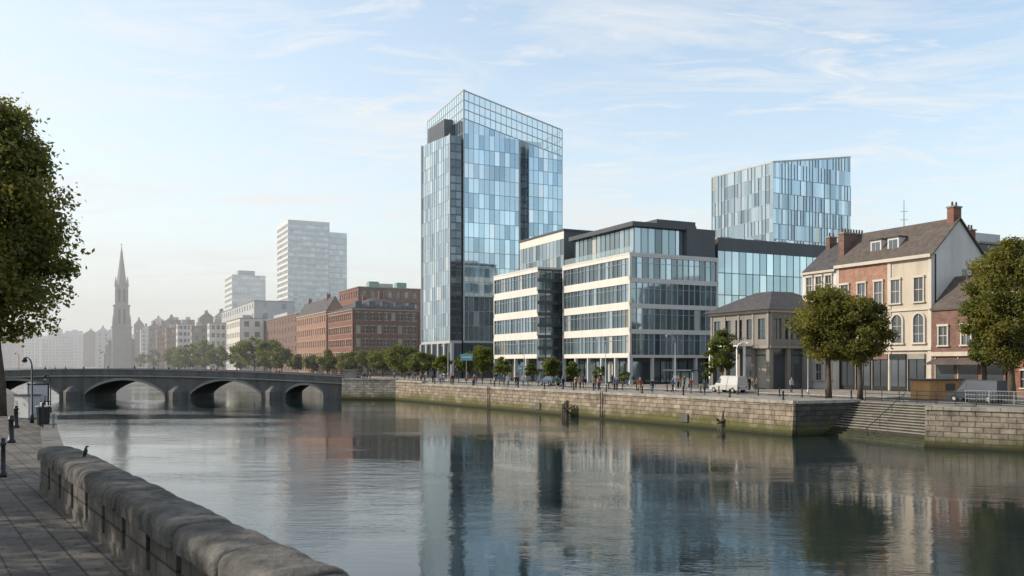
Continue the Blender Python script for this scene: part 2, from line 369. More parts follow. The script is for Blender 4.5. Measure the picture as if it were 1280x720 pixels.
for i in range(n):
    t0=i/n; a=SA.lerp(RA,t0); b_=R0.lerp(RB,t0); zt_=.05+(i+1)*hst
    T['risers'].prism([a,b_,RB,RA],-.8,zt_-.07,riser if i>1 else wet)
    dd=(a-RA).normalized()*.05
    t1=min(1,(i+1)/n+.001); a1_=SA.lerp(RA,t1); b1_=R0.lerp(RB,t1)
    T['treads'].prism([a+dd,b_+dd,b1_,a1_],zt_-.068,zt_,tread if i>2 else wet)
T['handrail'].tube([(*(SA.lerp(R0,.45)),.9),(*(RA.lerp(RB,.45)),4.0)],.03,M['metal'],6)
for t in(0.05,.35,.65,.95):
    q=SA.lerp(R0,.45).lerp(RA.lerp(RB,.45),t); zz=.9+3.1*t; T['handrail'].tube([(q.x,q.y,zz-1.0),(q.x,q.y,zz)],.025,M['metal'],6)
T.done()
def timbers(A,lean,h):
    T=Thing('mooring_timbers',(A.x,A.y,0))
    for k_ in range(3):
        q=A+BU*k_*.5; T['posts'].tube([(q.x,q.y,-1.5),(q.x+lean*(.5+k_*.25),q.y,h*(1-.12*k_))],[.24,.19],M['wood'],8)
    T['brace'].tube([(A.x-.3,A.y-.3,h*.35),(A.x+1.0,A.y-.3,h*.7)],[.13,.1],M['wood'],6); T['brace'].tube([(A.x-.4,A.y-.2,h*.6),(A.x+.7,A.y+.3,.2)],[.1,.1],M['wood'],6)
    T.done()
timbers(P(900,86.5),.9,1.9); timbers(P(708,108.5),.2,2.0)
# pavements + road on right bank
Mpav=blocks('promenade_paving',(.22,.20,.175),(.28,.255,.225),(.15,.135,.12),BU,.9,.6,.02,horizontal=True,bump=.2)
def strip(mb,d0,d1,s0,s1,z0,z1,m):
    a=Q0+BP*d0;pts=[a+BU*s0,a+BP*(d1-d0)+BU*s0,a+BP*(d1-d0)+BU*s1,a+BU*s1]; mb.prism(pts,z0,z1,m)
mb=MB(); strip(mb,.7,8.95,.4,98,2.6,QZ,Mpav); strip(mb,17.35,60,-20,190,2.6,QZ,Mpav)
strip(mb,8.95,9.2,.4,98,2.6,QZ+.003,M['coping']); strip(mb,17.05,17.35,-20,190,2.6,QZ+.003,M['coping']); mb.obj('pavement')
mb=MB(); strip(mb,9.2,17.05,-60,190,2.9,3.004,M['asphalt']); mb.obj('road')
mb=MB()
for s in range(-50,180,6): strip(mb,13.05,13.2,s,s+3,3.0,3.009,M['whitep'])
strip(mb,9.6,9.7,-50,180,3.0,3.009,M['whitep']); strip(mb,16.6,16.7,-50,180,3.0,3.009,M['whitep']); mb.obj('road_markings')
# ------------------------------------------------------------------ glass tower
T=Thing('glass_tower',(-8,212,0))
A1=P(563,206.5); Lu1=reach(A1,U,527); Lv1=reach(A1,V,577)
zA=zat(168,A1.y); pe=A1+U*Lu1; zD=zat(183,pe.y)
fr,ff,fs,fb=rect(T,A1,Lu1,Lv1,3.1,zA,topz=min(zA,zD)-.2,inset=.2)
zb0=12.0
curtain(fr,zb0,lambda a:zD+(zA-zD)*a/fr.L,15,1.5,gT,[.35,.42,.08,.15],M['mulll'])
curtain(ff,zb0,zA-.2,26,1.3,gK,None,M['mull'],band=.3)
curtain(fb,zb0,zD-.2,15,1.5,gT,gTw,M['mulll'])
fr.box('corner_trim',fr.L-.35,fr.L,zb0,zA+.2,0.05,.2,M['lgrey']); fr.box('corner_trim',0,.3,zb0,zD+.2,0.05,.2,M['lgrey'])
for f in(fr,ff,fb):
    curtain(f,QZ,zb0-.6,2,3,gK,None,M['mull']); f.box('base_band',0,f.L,zb0-.6,zb0,-.2,.12,M['lgrey'])
    for j in range(int(f.L/4)+1): f.box('columns',min(j*4,f.L-.7),min(j*4,f.L-.7)+.7,QZ,zb0-.6,.1,.5,M['lgrey'])
A2=P(579,208); LuM=24; tM=reach(A2,V,650); tR=reach(A2,V,661); tE=reach(A2,V,703)
zc=zat(113,208); pE=A2+V*tE; zE=zat(163,pE.y); sl=(zE-zc)/tE
def zt(t): return zc+sl*t
CR=6.5
uTop=reach(A2,U,545)
fr,ff,fs,fb=rect(T,A2,LuM,tM,3.1,zt(tM)-CR,topz=zt(tM)-CR-.5,inset=.25)
curtain(ff,zb0,lambda a:zt(a)-CR,15,1.35,gT,gTw,M['mulll'])
curtain(fr,zb0,lambda a:zc-CR,15,1.5,gT,gTw,M['mulll'])
curtain(ff,QZ,zb0-.5,2,2.7,gK,None,M['mull']); ff.box('base_band',0,ff.L,zb0-.5,zb0,-.2,.12,M['lgrey'])
curtain(fr,QZ,zb0-.5,2,2.7,gK,None,M['mull'])
ff.box('corner_trim',0,.3,zb0,zc+.3,.05,.2,M['lgrey']); ff.box('corner_trim',ff.L-.25,ff.L,zb0,zt(tM)-CR,.05,.16,M['lgrey'])
AR=A2+V*tM+U*2.6; fr2,ff2,_,_=rect(T,AR,LuM-5,tR-tM,3.1,zt(tM)-CR-1,inset=.2)
curtain(ff2,QZ,zt(tM)-CR-1,34,1.2,gK,None,M['mull'],band=.3)
A3=A2+V*tR; fr3,ff3,fs3,fb3=rect(T,A3,LuM,tE-tR,3.1,zt(tE)-CR,topz=zt(tE)-CR-.5,inset=.25)
curtain(ff3,zb0,lambda a:zt(tR+a)-CR,15,1.35,gT,gTw,M['mulll']); curtain(ff3,QZ,zb0,2,2.7,gK,None,M['mull'])
curtain(fr3,QZ,zt(tR)-CR,16,1.5,gT,gTw,M['mulll']); curtain(fs3,QZ,zt(tE)-CR,16,1.5,gT,gTw,M['mulll'])
curtain(Fac(T,A3+V*(tE-tR)+U*LuM,A2+U*LuM),QZ,lambda a:zt(tE-a)-CR,16,1.5,gT,gTw,M['mulll'])
def crown(f,za,zb_):
    nb=int(f.L/1.35); bw=f.L/nb
    g=lambda a:(za+(zb_-za)*a/f.L)
    for r in range(3):
        for j in range(nb):
            a0=j*bw;a1=a0+bw
            l0=g(a0)-CR+r*CR/3;l1=g(a1)-CR+r*CR/3
            f.T['crown_glass'].face([f.pt(a0,l0,0),f.pt(a1,l1,0),f.pt(a1,l1+CR/3,0),f.pt(a0,l0+CR/3,0)],gCl)
    for j in range(nb+1):
        a=min(max(j*bw,.05),f.L-.05); f.box('crown_frame',a-.06,a+.06,g(a)-CR,g(a),-.1,.06,M['mulll'])
    for r in range(4):
        z0=g(0)-CR+r*CR/3; z1=g(f.L)-CR+r*CR/3
        bb=[f.pt(0,z0-.09,.07),f.pt(f.L,z1-.09,.07),f.pt(f.L,z1-.09,-.12),f.pt(0,z0-.09,-.12)]
        f.T['crown_frame'].hexa(bb,[(x,y,z+(.18 if r<3 else .3)) for x,y,z in bb],M['mulll'] if r<3 else M['lgrey'])
crown(Fac(T,A2,A2+V*tE),zc,zE); crown(Fac(T,A2+U*LuM,A2),zc-1.5,zc); crown(Fac(T,A2+V*tE,A2+V*tE+U*LuM),zE,zE-1)
rp=A2+V*3+U*4; T['plant_room'].prism([rp,rp+V*(tE-7),rp+V*(tE-7)+U*14,rp+U*14],zt(tM)-CR-2,zt(tE)-2.6,M['lgrey'])
pa=A2+U*(uTop-1)-V*2.5; Tq=[pa-U*11,pa-U*11+V*2.3,pa+V*2.3,pa]; T['plant_room'].prism(Tq,zA-1,zA+5.2,M['mull'])
f=Fac(T,pa,pa-U*11); curtain(f,zA,zA+5.2,2,1.4,gK,None,M['mull'])
T.done()
# ------------------------------------------------------------------ patterned glass block tower
T=Thing('glass_office_tower',(75,240,0))
A=P(966,230); Lu=reach(A,U,890); Lv=reach(A,V,1063); z1=zat(203,230); zL=zat(222,(A+U*Lu).y); zR=zat(197,(A+V*Lv).y)
fr,ff,fs,fb=rect(T,A,Lu,Lv,3.1,z1-3,inset=.25)
def fins(f,za,zb_,nf,bw0,wts=gCw):
    g=lambda a:za+(zb_-za)*a/f.L
    nb=int(f.L/bw0); bw=f.L/nb; h=(max(za,zb_)-QZ)/nf
    for i in range(nf):
        z0=QZ+i*h
        for j in range(nb):
            a0=j*bw;a1=a0+bw;t0=min(z0+h,g(a0));t1=min(z0+h,g(a1))
            if t0-z0<.2: continue
            m_=pick(gC,wts)
            if z0>max(za,zb_)-3.2: m_=gCl
            f.pane('curtain_glass',a0,a1,z0,t0,-.02,m_,.01,t1)
            if random.random()<.6: f.box('fins',a0-.04,a0+.04,z0,min(t0,t1),-.05,.16,M['mulll'])
        if z0<min(za,zb_): f.box('mullions',0,f.L,z0-.09,z0+.09,-.1,.05,M['mulll'])
    bb=[f.pt(0,za-.1,.08),f.pt(f.L,zb_-.1,.08),f.pt(f.L,zb_-.1,-.15),f.pt(0,za-.1,-.15)]
    f.T['roof_edge'].hexa(bb,[(x,y,z+.45) for x,y,z in bb],M['lgrey'])
fins(fr,zL,z1,15,1.3,[.3,.36,.08,.02,.24]); fins(ff,z1,zR,15,1.05); fins(fs,zR,zR,15,1.2); fins(fb,zR,zL,15,1.2)
T.done()
# ------------------------------------------------------------------ white office complex
T=Thing('office_building',(20,150,0))
A=V2(19.4,145); Lu=reach(A,U,703); Lv=reach(A,V,898); z1=24.6; g0=7.6
rect(T,A,Lu,Lv,g0,z1)
a=A+U*2+V*2; T['core'].prism([a,a+V*(Lv-4),a+V*(Lv-4)+U*(Lu-4),a+U*(Lu-4)],QZ,g0-.05,M['core'])
fr=Fac(T,A+U*Lu,A);ff=Fac(T,A,A+V*Lv);fs=Fac(T,A+V*Lv,A+V*Lv+U*Lu);fb=Fac(T,A+V*Lv+U*Lu,A+U*Lu)
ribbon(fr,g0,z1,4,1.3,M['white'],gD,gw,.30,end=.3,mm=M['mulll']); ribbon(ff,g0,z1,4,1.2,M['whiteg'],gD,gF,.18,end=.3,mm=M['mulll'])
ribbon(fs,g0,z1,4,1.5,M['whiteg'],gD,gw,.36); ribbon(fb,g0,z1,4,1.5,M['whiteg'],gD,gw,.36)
def ground_floor(f,dep=1.6,colw=.36,sp=4.4):
    n=max(1,round((f.L-colw)/sp)); s=(f.L-colw)/n
    for i in range(n+1): f.box('columns',i*s,i*s+colw,QZ,g0,-.6,-.02,M['lgrey'])
    m_=int((f.L-2*dep)/1.8)
    for i in range(m_):
        a0=dep+i*(f.L-2*dep)/m_;a1=a0+(f.L-2*dep)/m_
        f.pane('shopfront_glass',a0,a1,QZ+.3,g0-.7,-dep,pick(gD,gw)); f.box('shopfront_frames',a0-.05,a0+.05,QZ,g0-.05,-dep-.05,-dep+.1,M['metal'])
    f.box('shopfront_frames',dep,f.L-dep,QZ,QZ+.3,-dep-.1,-dep+.06,M['metal']); f.box('shopfront_frames',dep,f.L-dep,g0-.7,g0-.05,-dep-.1,-dep+.06,M['dark'])
    f.box('soffit',0,f.L,g0-.06,g0-.003,-dep,-.01,M['whiteg'])
ground_floor(fr);ground_floor(ff)
roofslab(T,A,Lu,Lv,z1-.02,.05,M['roofgrey'],-.1); parapet(T,A,Lu,Lv,z1,.35,M['whiteg'])
f=Fac(T,A+U*Lu+V*.5,A+V*.5); f.box('balustrade_rail',0,f.L,z1+1.35,z1+1.42,-.05,.03,M['steel'])
T['balustrade_glass'].face([f.pt(0,z1+.4,0),f.pt(f.L,z1+.4,0),f.pt(f.L,z1+1.35,0),f.pt(0,z1+1.35,0)],gBal)
for i in range(int(f.L/1.6)): f.box('balustrade_rail',i*1.6,i*1.6+.06,z1+.3,z1+1.35,-.04,.02,M['steel'])
zp=zat(285,150)
Ap=A+U*2.0+V*2.2; Lp=Lu-3; Lvp=Lv*.62
rect(T,Ap,Lp,Lvp,z1,zp)
for f in(Fac(T,Ap+U*Lp,Ap),Fac(T,Ap,Ap+V*Lvp)):
    curtain(f,z1+.1,zp-.1,1,1.5,gD,[.1,.4,.45,.03,.02],M['mull'])
roofslab(T,Ap,Lp,Lvp,zp-.1,.75,M['dark'],.9)
Ad=A+V*(Lvp+.9)+U*.9; Ldv=Lv-Lvp-.9
T['plant_room'].prism([Ad,Ad+V*Ldv,Ad+V*Ldv+U*(Lu-2),Ad+U*(Lu-2)],z1+.05,zp+.2,M['dark'])
f=Fac(T,Ad,Ad+V*Ldv)
for i in range(14): f.box('louvres',.3,f.L-.3,z1+.6+i*.35,z1+.68+i*.35,0,.06,M['mull'])
Ad=A+V*(Lv*.45)+U*4; T['plant_room'].prism([Ad,Ad+V*Lv*.45,Ad+V*Lv*.45+U*9,Ad+U*9],zp+.5,zp+1.9,M['dark'])
A=P(672,165); Lu2=reach(A,U,617); Lv2=16
z2=24.4; rect(T,A,Lu2,Lv2,g0,z2); a=A+U*1.9+V*1.9; T['core'].prism([a,a+V*(Lv2-3.8),a+V*(Lv2-3.8)+U*(Lu2-3.8),a+U*(Lu2-3.8)],QZ,g0-.05,M['core'])
fr=Fac(T,A+U*Lu2,A); ff=Fac(T,A,A+V*(Lv2)); fb=Fac(T,A+U*Lu2+V*Lv2,A+U*Lu2)
ribbon(fr,g0,z2,4,1.3,M['white'],gD,gw,.33,end=.35,mm=M['mulll']); ground_floor(fr); ribbon(fb,g0,z2,4,1.5,M['whiteg'],gD,gw,.36)
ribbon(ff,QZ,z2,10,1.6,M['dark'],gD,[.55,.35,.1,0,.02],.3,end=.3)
roofslab(T,A,Lu2,Lv2,z2-.02,.05,M['roofgrey'],-.1); parapet(T,A,Lu2,Lv2,z2,.35,M['whiteg'])
A=P(705,173); Lu3=reach(A,U,650); Lv3=15; z3=zat(288,173)
rect(T,A,Lu3,Lv3,QZ,z3); fr=Fac(T,A+U*Lu3,A); ff=Fac(T,A,A+V*Lv3); fb=Fac(T,A+U*Lu3+V*Lv3,A+U*Lu3)
curtain(fr,z2+.3,z3-1.6,2,1.5,gD,[.1,.35,.5,.05,0],M['mulll']); fr.box('spandrels',0,fr.L,z3-1.6,z3,-.3,.05,M['white'])
ribbon(fb,z2,z3,2,1.5,M['whiteg'],gD,gw,.42)
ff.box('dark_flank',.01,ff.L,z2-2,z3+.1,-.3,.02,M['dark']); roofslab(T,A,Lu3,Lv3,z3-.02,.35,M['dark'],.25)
rp=A+U*8+V*4; T['plant_room'].prism([rp,rp+V*7,rp+V*7+U*8,rp+U*8],z3+.2,z3+1.5,M['lgrey'])
T.done()
# ------------------------------------------------------------------ low blue glass block
T=Thing('glass_office_building',(45,165,0))
A=P(897,158); Lv=reach(A,V,1032); Lu=20; z1=zat(296.5,158)
fr,ff,fs,fb=rect(T,A,Lu,Lv,QZ,z1,inset=.3)
curtain(ff,QZ,z1-2.4,6,1.6,gT,[.5,.05,.45,0],M['mull']); ff.box('fascia',0,ff.L,z1-2.4,z1,-.3,.1,M['dark'])
curtain(fs,QZ,z1-2.4,7,1.9,gT,gTw,M['mull']); fs.box('fascia',.1,fs.L,z1-2.4,z1,-.3,.1,M['dark'])
roofslab(T,A,Lu,Lv,z1-.4,.3,M['roofgrey'],-.2)
for q in(6,14,20): T['roof_units'].box((*(A+V*q+U*6),z1-.2),(2.6,2,1.3),M['lgrey'],.45)
T.done()
# ------------------------------------------------------------------ low stone pavilion
T=Thing('stone_pavilion',(34,122,0))
A=P(962,118); Lu=reach(A,U,888); Lv=13; z1=zat(390,118); zm=zat(432,118)
fr,ff,fs,fb=rect(T,A,Lu,Lv,QZ,z1,inset=.6)
for f in (fr,ff,fs,fb):
    punched(f,zm,z1,1,max(3,int(f.L/2.1)),1.4,.62,M['pav'],gl=gK+gH[:1],glw=[.4,.3,.3],end=.4,base=.2,frame=M['mull'])
    f.box('cornice',-.1,f.L+.1,z1,z1+.35,-.3,.35,M['trim']); f.box('cornice',-.05,f.L+.05,zm-.35,zm-.003,-.3,.3,M['stonegrey'])
    nn=max(3,int(f.L/3)); s=(f.L-.6)/nn
    for i in range(nn+1): f.box('columns',i*s,i*s+.6,QZ,zm-.35,-.5,.05,M['pav']); f.box('columns',i*s+.12,i*s+.48,zm,z1,0.0,.1,M['stonegrey'])
    for i in range(nn): f.pane('window_glass',i*s+.6,i*s+s,QZ+.1,zm-.35,-.45,pick(gH,gHw)); f.box('window_frames',i*s+.6,i*s+s,zm-1.3,zm-1.2,-.45,-.35,M['metal'])
f=fr; f.box('balcony',1.5,f.L-3,zm-.02,zm+.12,.3,1.7,M['whitep'])
for i in range(int((f.L-4.5)/.35)): f.box('balcony',1.6+i*.35,1.64+i*.35,zm+.12,zm+1.05,1.6,1.64,M['metal'])
f.box('balcony',1.5,f.L-3,zm+1.05,zm+1.12,1.56,1.68,M['metal'])
for s_ in(1.7,f.L-3.4): f.box('balcony_posts',s_,s_+.25,QZ,zm-.02,1.4,1.65,M['whitep'])
hip_roof(T,A,Lu,Lv,z1+.35,zat(364,124),M['slate'],.9,4.6)
T.done()
# ------------------------------------------------------------------ town houses
def arch_window(f,c,z0,w,h,part='arched_windows'):
    r=w/2; zs=z0+h-r
    n=10; arc=[(c+r*math.cos(math.pi*i/n),zs+r*math.sin(math.pi*i/n)) for i in range(n+1)]
    f.T[part].face([f.pt(c-r,z0,.03),f.pt(c+r,z0,.03)]+[f.pt(a,z,.03) for a,z in arc],pick(gH[:2]))
    for i in range(n):
        (a0,y0),(a1,y1)=arc[i],arc[i+1]; k=1+.22/r
        o0=(c+(a0-c)*k,zs+(y0-zs)*k);o1=(c+(a1-c)*k,zs+(y1-zs)*k)
        q=[(a0,y0),(a1,y1),o1,o0]
        f.T['surrounds'].hexa([f.pt(a,z,.0) for a,z in q][::-1],[f.pt(a,z,.2) for a,z in q][::-1],M['trim'])
    f.box('surrounds',c-r-.22,c-r,z0,zs,0,.2,M['trim']); f.box('surrounds',c+r,c+r+.22,z0,zs,0,.2,M['trim'])
    f.box('surrounds',c-r-.35,c+r+.35,z0-.2,z0,0,.28,M['trim'])
    f.box('glazing_bars',c-.03,c+.03,z0,z0+h-.02,.03,.09,M['trim'])
    for t in(.33,.66): f.box('glazing_bars',c-r,c+r,z0+h*t*.9-.025,z0+h*t*.9+.025,.03,.085,M['trim'])
def rect_window(f,c,z0,w,h):
    f.pane('window_glass',c-w/2,c+w/2,z0,z0+h,.03,pick(gH,gHw),.002)
    f.box('surrounds',c-w/2-.16,c-w/2,z0,z0+h,0,.18,M['trim']); f.box('surrounds',c+w/2,c+w/2+.16,z0,z0+h,0,.18,M['trim'])
    f.box('surrounds',c-w/2-.28,c+w/2+.28,z0-.18,z0,0,.26,M['trim']); f.box('surrounds',c-w/2-.22,c+w/2+.22,z0+h,z0+h+.26,0,.24,M['trim'])
    f.box('glazing_bars',c-.03,c+.03,z0,z0+h,.03,.08,M['trim']); f.box('glazing_bars',c-w/2,c+w/2,z0+h/2-.04,z0+h/2+.04,.03,.085,M['trim'])
def chimney(T,c,w,d,z0,z1,m):
    T['chimney'].box((c.x,c.y,z0),(w,d,z1-z0),m,math.atan2(V.y,V.x)); T['chimney'].box((c.x,c.y,z1),(w+.2,d+.2,.18),M['stonegrey'],math.atan2(V.y,V.x))
    n=max(1,int(w/.5))
    for i in range(n):
        q=c+V*((i+.5)/n-.5)*w; T['chimney_pots'].tube([(q.x,q.y,z1+.15),(q.x,q.y,z1+.75)],[.15,.11],M['browntile'],8)
A=P(1165,105); Lu=reach(A,U,1046); Lv=9.4; ze=zat(317,105); zr=ze+4.5; zf1=zat(434,105); zf2=zat(385,105)
T=Thing('town_house',(A.x,A.y,QZ))
T['walls'].prism([A,A+V*Lv,A+V*Lv+U*Lu,A+U*Lu],QZ,ze,M['stone'])
f=Fac(T,A+U*Lu,A); sb=f.L-reach(A,U,1110)
S=lambda b:f.L-reach(A,U,b)
f.box('walls',.3,sb,zf2+.3,ze-.3,-.02,.07,M['brick3'])
for b_ in(1057,1078,1099,1120,1149): rect_window(f,S(b_),zf2+.9 ,1.25,2.9) if b_>1110 else rect_window(Fac(T,A+U*Lu-V*.07,A-V*.07),S(b_),zf2+.9,1.2,2.9)
for b_ in(1060,1080,1100,1122,1149): arch_window(f,S(b_),zf1+.6,1.45,3.5)
f.box('cornice',-.1,f.L+.1,zf1-.35,zf1+.05,-.1,.3,M['trim']); f.box('cornice',-.1,f.L+.05,zf2-.15,zf2+.12,-.1,.18,M['trim']); f.box('cornice',-.1,f.L+.1,ze-.4,ze,-.1,.5,M['trim'])
for s_ in(sb,f.L-.5,0.0): f.box('pilasters',s_,s_+.5,QZ,ze-.4,0,.12,M['trim'])
nb=5
for i in range(nb):
    a0=.7+i*(f.L-1.2)/nb; a1=a0+(f.L-1.2)/nb-.5
    f.pane('shopfront_glass',a0,a1,QZ+.6,zf1-1.4,.04,gH[i%2],.002); f.box('shopfront',a0-.1,a1+.1,zf1-1.4,zf1-.75,0,.22,[M['metal'],M['dark'],M['brick2'],M['metal'],M['stonegrey']][i])
    f.box('shopfront',a0-.12,a0,QZ,zf1-1.4,0,.14,M['metal']);f.box('shopfront',a1,a1+.12,QZ,zf1-1.4,0,.14,M['metal']); f.box('shopfront',a0,a1,QZ,QZ+.6,0,.1,M['metal']); f.box('shopfront',(a0+a1)/2-.04,(a0+a1)/2+.04,QZ+.6,zf1-1.4,.04,.1,M['metal'])
gable_roof(T,A,Lu,Lv,ze,zr,M['browntile'],.3,M['render'])
g=Fac(T,A,A+V*Lv); g.box('walls',.02,g.L,QZ,ze,0,.06,M['render'])
g.box('drainpipe',.4,.52,QZ,ze,.06,.18,M['metal']); g.pane('window_glass',5.2,6.2,ze-3.6,ze-1.6,.07,gH[0],.001); g.box('surrounds',5.0,6.4,ze-3.8,ze-3.6,.06,.18,M['trim'])
for q in(9.5,6.8):
    c=A+U*q+V*1.4; fd=Fac(T,c+U*.85,c-U*.85); zd=ze+1.0
    T['dormer'].prism([c-U*.85,c-U*.85+V*2.6,c+U*.85+V*2.6,c+U*.85],zd,zd+1.9,M['render'])
    fd.pane('window_glass',.2,1.5,zd+.35,zd+1.6,.02,gH[1],.001); fd.box('glazing_bars',.82,.88,zd+.35,zd+1.6,.02,.05,M['trim']); fd.box('dormer',-.15,1.85,zd+1.9,zd+2.05,-2.7,.2,M['slate'])
chimney(T,A+V*4.7+U*.6,1.4,.9,zr-.5,zr+1.4,M['brick']); chimney(T,A+V*(Lv-1.0)+U*1.2,1.0,.8,ze+.3,zat(286,108),M['brick'])
T.done()
B0=A+U*Lu; Lu2=reach(B0,U,1003); T=Thing('town_house',(B0.x,B0.y,QZ)); z1=zat(338,120)
T['walls'].prism([B0+U*.02,B0+U*.02+V*11,B0+V*11+U*Lu2,B0+U*Lu2],QZ,z1,M['render'])
f=Fac(T,B0+U*Lu2,B0)
for fl in range(4):
    for c in(.22,.5,.78): rect_window(f,f.L*c,QZ+1.2+fl*4.0,1.0,2.2)
f.box('cornice',0,f.L-.1,z1-.3,z1,-.1,.4,M['trim'])
gable_roof(T,B0+U*.1,Lu2-.1,11,z1,z1+4.3,M['slate'],.05,M['render'])
chimney(T,B0+V*3.4+U*.5,4.2,1.0,z1,zat(292,119),M['brick2'])
chimney(T,B0+V*5+U*(Lu2-.5),1.4,.7,z1+3,z1+5.2,M['brick2'])
T.done()
C0=A-U*9.5-V*.3; T=Thing('brick_house',(C0.x,C0.y,QZ)); ze2=zat(385,102)
T['walls'].prism([C0,C0+V*8.5,C0+V*8.5+U*9.3,C0+U*9.3],QZ,ze2,M['brick2'])
f=Fac(T,C0+U*9.3,C0)
for c in(1.6,4.6,7.6): rect_window(f,c,QZ+5.6,1.1,2.2)
f.box('cornice',0,f.L,QZ+4.3,QZ+4.8,0,.35,M['stone'])
for i in range(3): f.pane('shopfront_glass',.6+i*3,3+i*3,QZ+.6,QZ+3.7,.04,gH[0],.001); f.box('shopfront',.5+i*3,.6+i*3,QZ,QZ+4.2,0,.12,M['trim'])
bb=[f.pt(.3,QZ+3.9,.1),f.pt(9,QZ+3.9,.1),f.pt(9,QZ+3.3,1.7),f.pt(.3,QZ+3.3,1.7)][::-1]; T['awning'].hexa(bb,[(x,y,z+.08) for x,y,z in bb],M['browntile'])
gable_roof(T,C0,9.2,8.5,ze2,ze2+3.9,M['browntile'],.2,M['brick2'])
chimney(T,C0+V*4.25+U*.8,1.2,.8,ze2+3,ze2+5,M['brick'])
T.done()
def house(name,A,Lu,Lv,top,wall,roofm,nf,nb,rh=3.5,hip=False,ww=1.1,flat=False,gl=gH,glw=gHw,frame=None,hf=.5,sides=True,trim=None):
    T=Thing(name,(A.x,A.y,QZ)); fs=rect(T,A,Lu,Lv,QZ-.1,top,inset=.42)
    for i,f in enumerate(fs):
        n=max(1,int(nb*f.L/fs[0].L+.5)) if i>0 else nb
        if not sides and i>1: f.box('walls',0,f.L,QZ-.1,top,-.4,0,wall); continue
        punched(f,QZ-.1,top,nf,n,ww,hf,wall,gl,glw,frame=frame,sill=trim)
        f.box('cornice',-.05,f.L+.05,top,top+.3,-.3,.25,trim or M['stonegrey'])
    if flat: roofslab(T,A,Lu,Lv,top-.3,.25,M['roofgrey'],-.3); T['plant_room'].box((*(A+U*Lu*.5+V*Lv*.5),top),(Lv*.35,Lu*.3,2.4),M['lgrey'],math.atan2(V.y,V.x))
    elif hip: hip_roof(T,A,Lu,Lv,top+.3,top+rh,roofm,.4)
    else: gable_roof(T,A,Lu,Lv,top+.3,top+rh,roofm,.2,wall)
    if not flat:
        for q in(.2,.8): chimney(T,A+U*Lu*q+V*Lv*.5,1.2,.8,top+rh-.8,top+rh+1.2,M['brick'])
    return T
D0=C0-U*13; house('brick_house',D0,12.8,9,QZ+11,M['brick'],M['slate'],3,4,trim=M['trim']).done()
D1=D0-U*16-V*1; house('town_house',D1,15.8,9,QZ+12,M['render'],M['slate'],3,5,trim=M['trim']).done()
E=P(1222,122); house('apartment_building',E,12,16,zat(304,122),M['dark'],M['slate'],6,5,flat=True).done()
T=Thing('roof_antenna',(*P(1130,116),20)); q=P(1130,116); T['mast'].tube([(q.x,q.y,22),(q.x,q.y,zat(250,116))],[.07,.03],M['metal'],6)
for z_ in(25.5,26.6): T['dipoles'].tube([(q.x-.5,q.y,z_),(q.x+.5,q.y,z_)],.025,M['metal'],5)
T.done()
# ------------------------------------------------------------------ middle-distance brick buildings
def dormers(T,A,Lu,Lv,ze,n,front=True):
    for i in range(n):
        c=(A+V*(Lv*(i+.5)/n)+U*1.0) if front else (A+U*(Lu*(i+.5)/n)+V*1.0)
        a,b_=(V,U) if front else (-U,V)
        p=[c-a*.9,c+a*.9,c+a*.9+b_*2.6,c-a*.9+b_*2.6]; T['dormers'].prism(p,ze+.5,ze+2.5,M['dark']); ff_=Fac(T,p[0],p[1]); ff_.pane('window_glass',.25,1.55,ze+1.0,ze+2.2,.03,gH[1],.001)
A=P(441,250); a_,b_=reach(A,U,410),reach(A,V,524); T=house('brick_building',A,a_,b_,zat(387,250),M['brick'],M['slate'],5,12,rh=4.5,hip=True,ww=1.3,hf=.55,trim=M['stone']); dormers(T,A,a_,b_,zat(387,250),5); T.done()
A=P(408,281); a_,b_=reach(A,U,371),reach(A,V,430); T=house('brick_building',A,a_,b_,zat(390,281),M['brick3'],M['slate'],5,14,rh=5,ww=1.3,hf=.55,trim=M['stone']); dormers(T,A,a_,b_,zat(390,281),6,False); T.done()
A=P(448,300); T=house('brick_apartment_building',A,25,reach(A,V,526),zat(359,300),M['brick'],M['slate'],7,8,flat=True,ww=1.5)
for q in(6,16): T['roof_lanterns'].box((*(A+V*q+U*3),zat(359,300)),(3.5,3,2.3),M['copper'],.45)
T.done()
A=P(372,345); house('brown_brick_building',A,reach(A,U,317),reach(A,V,402),zat(392,345),M['brick2'],M['slate'],6,16,flat=True,ww=1.6).done()
A=P(318,410); house('grey_office_building',A,reach(A,U,277),reach(A,V,368),zat(376,410),M['lgrey'],M['slate'],7,14,flat=True,ww=2.2,gl=gD,glw=gw,frame=M['mull'],hf=.55).done()
A=P(300,400); house('white_office_building',A,reach(A,U,283),reach(A,V,330),zat(398,400),M['white'],M['slate'],5,8,flat=True,ww=2.2,gl=gD,glw=gw,frame=M['mull'],hf=.5).done()
T=Thing('pale_office_tower',(-110,460,0)); A=P(360,450); Lu=reach(A,U,346.5); Lv=reach(A,V,412); z1=zat(278,450)
fr,ff,fs,fb=rect(T,A,Lu,Lv,3,z1)
gP=[glass('pale_glass',(.48,.55,.60),.4,.2),glass('pale_glass_b',(.56,.62,.66),.35,.2),glass('pale_glass_c',(.40,.48,.54),.45,.2)]
for f in(fr,ff,fs,fb): ribbon(f,3,z1,26,2.2,M['pale'],gP,None,.4,piers=3,mm=M['pale'])
parapet(T,A,Lu,Lv,z1,1.5,M['pale'])
B=A+V*Lv+U*3; Lb=reach(B,V,433.5); z2=zat(290,B.y); fr,ff,fs,fb=rect(T,B,Lu,Lb,3,z2)
for f in(ff,fs,fb): curtain(f,3,z2,24,2.2,gP,None,M['pale'],band=.7)
T.done()
T=Thing('pale_apartment_tower',(-200,620,0)); A=P(290,620); Lu=reach(A,U,281); Lv=reach(A,V,332); z1=zat(343,620)
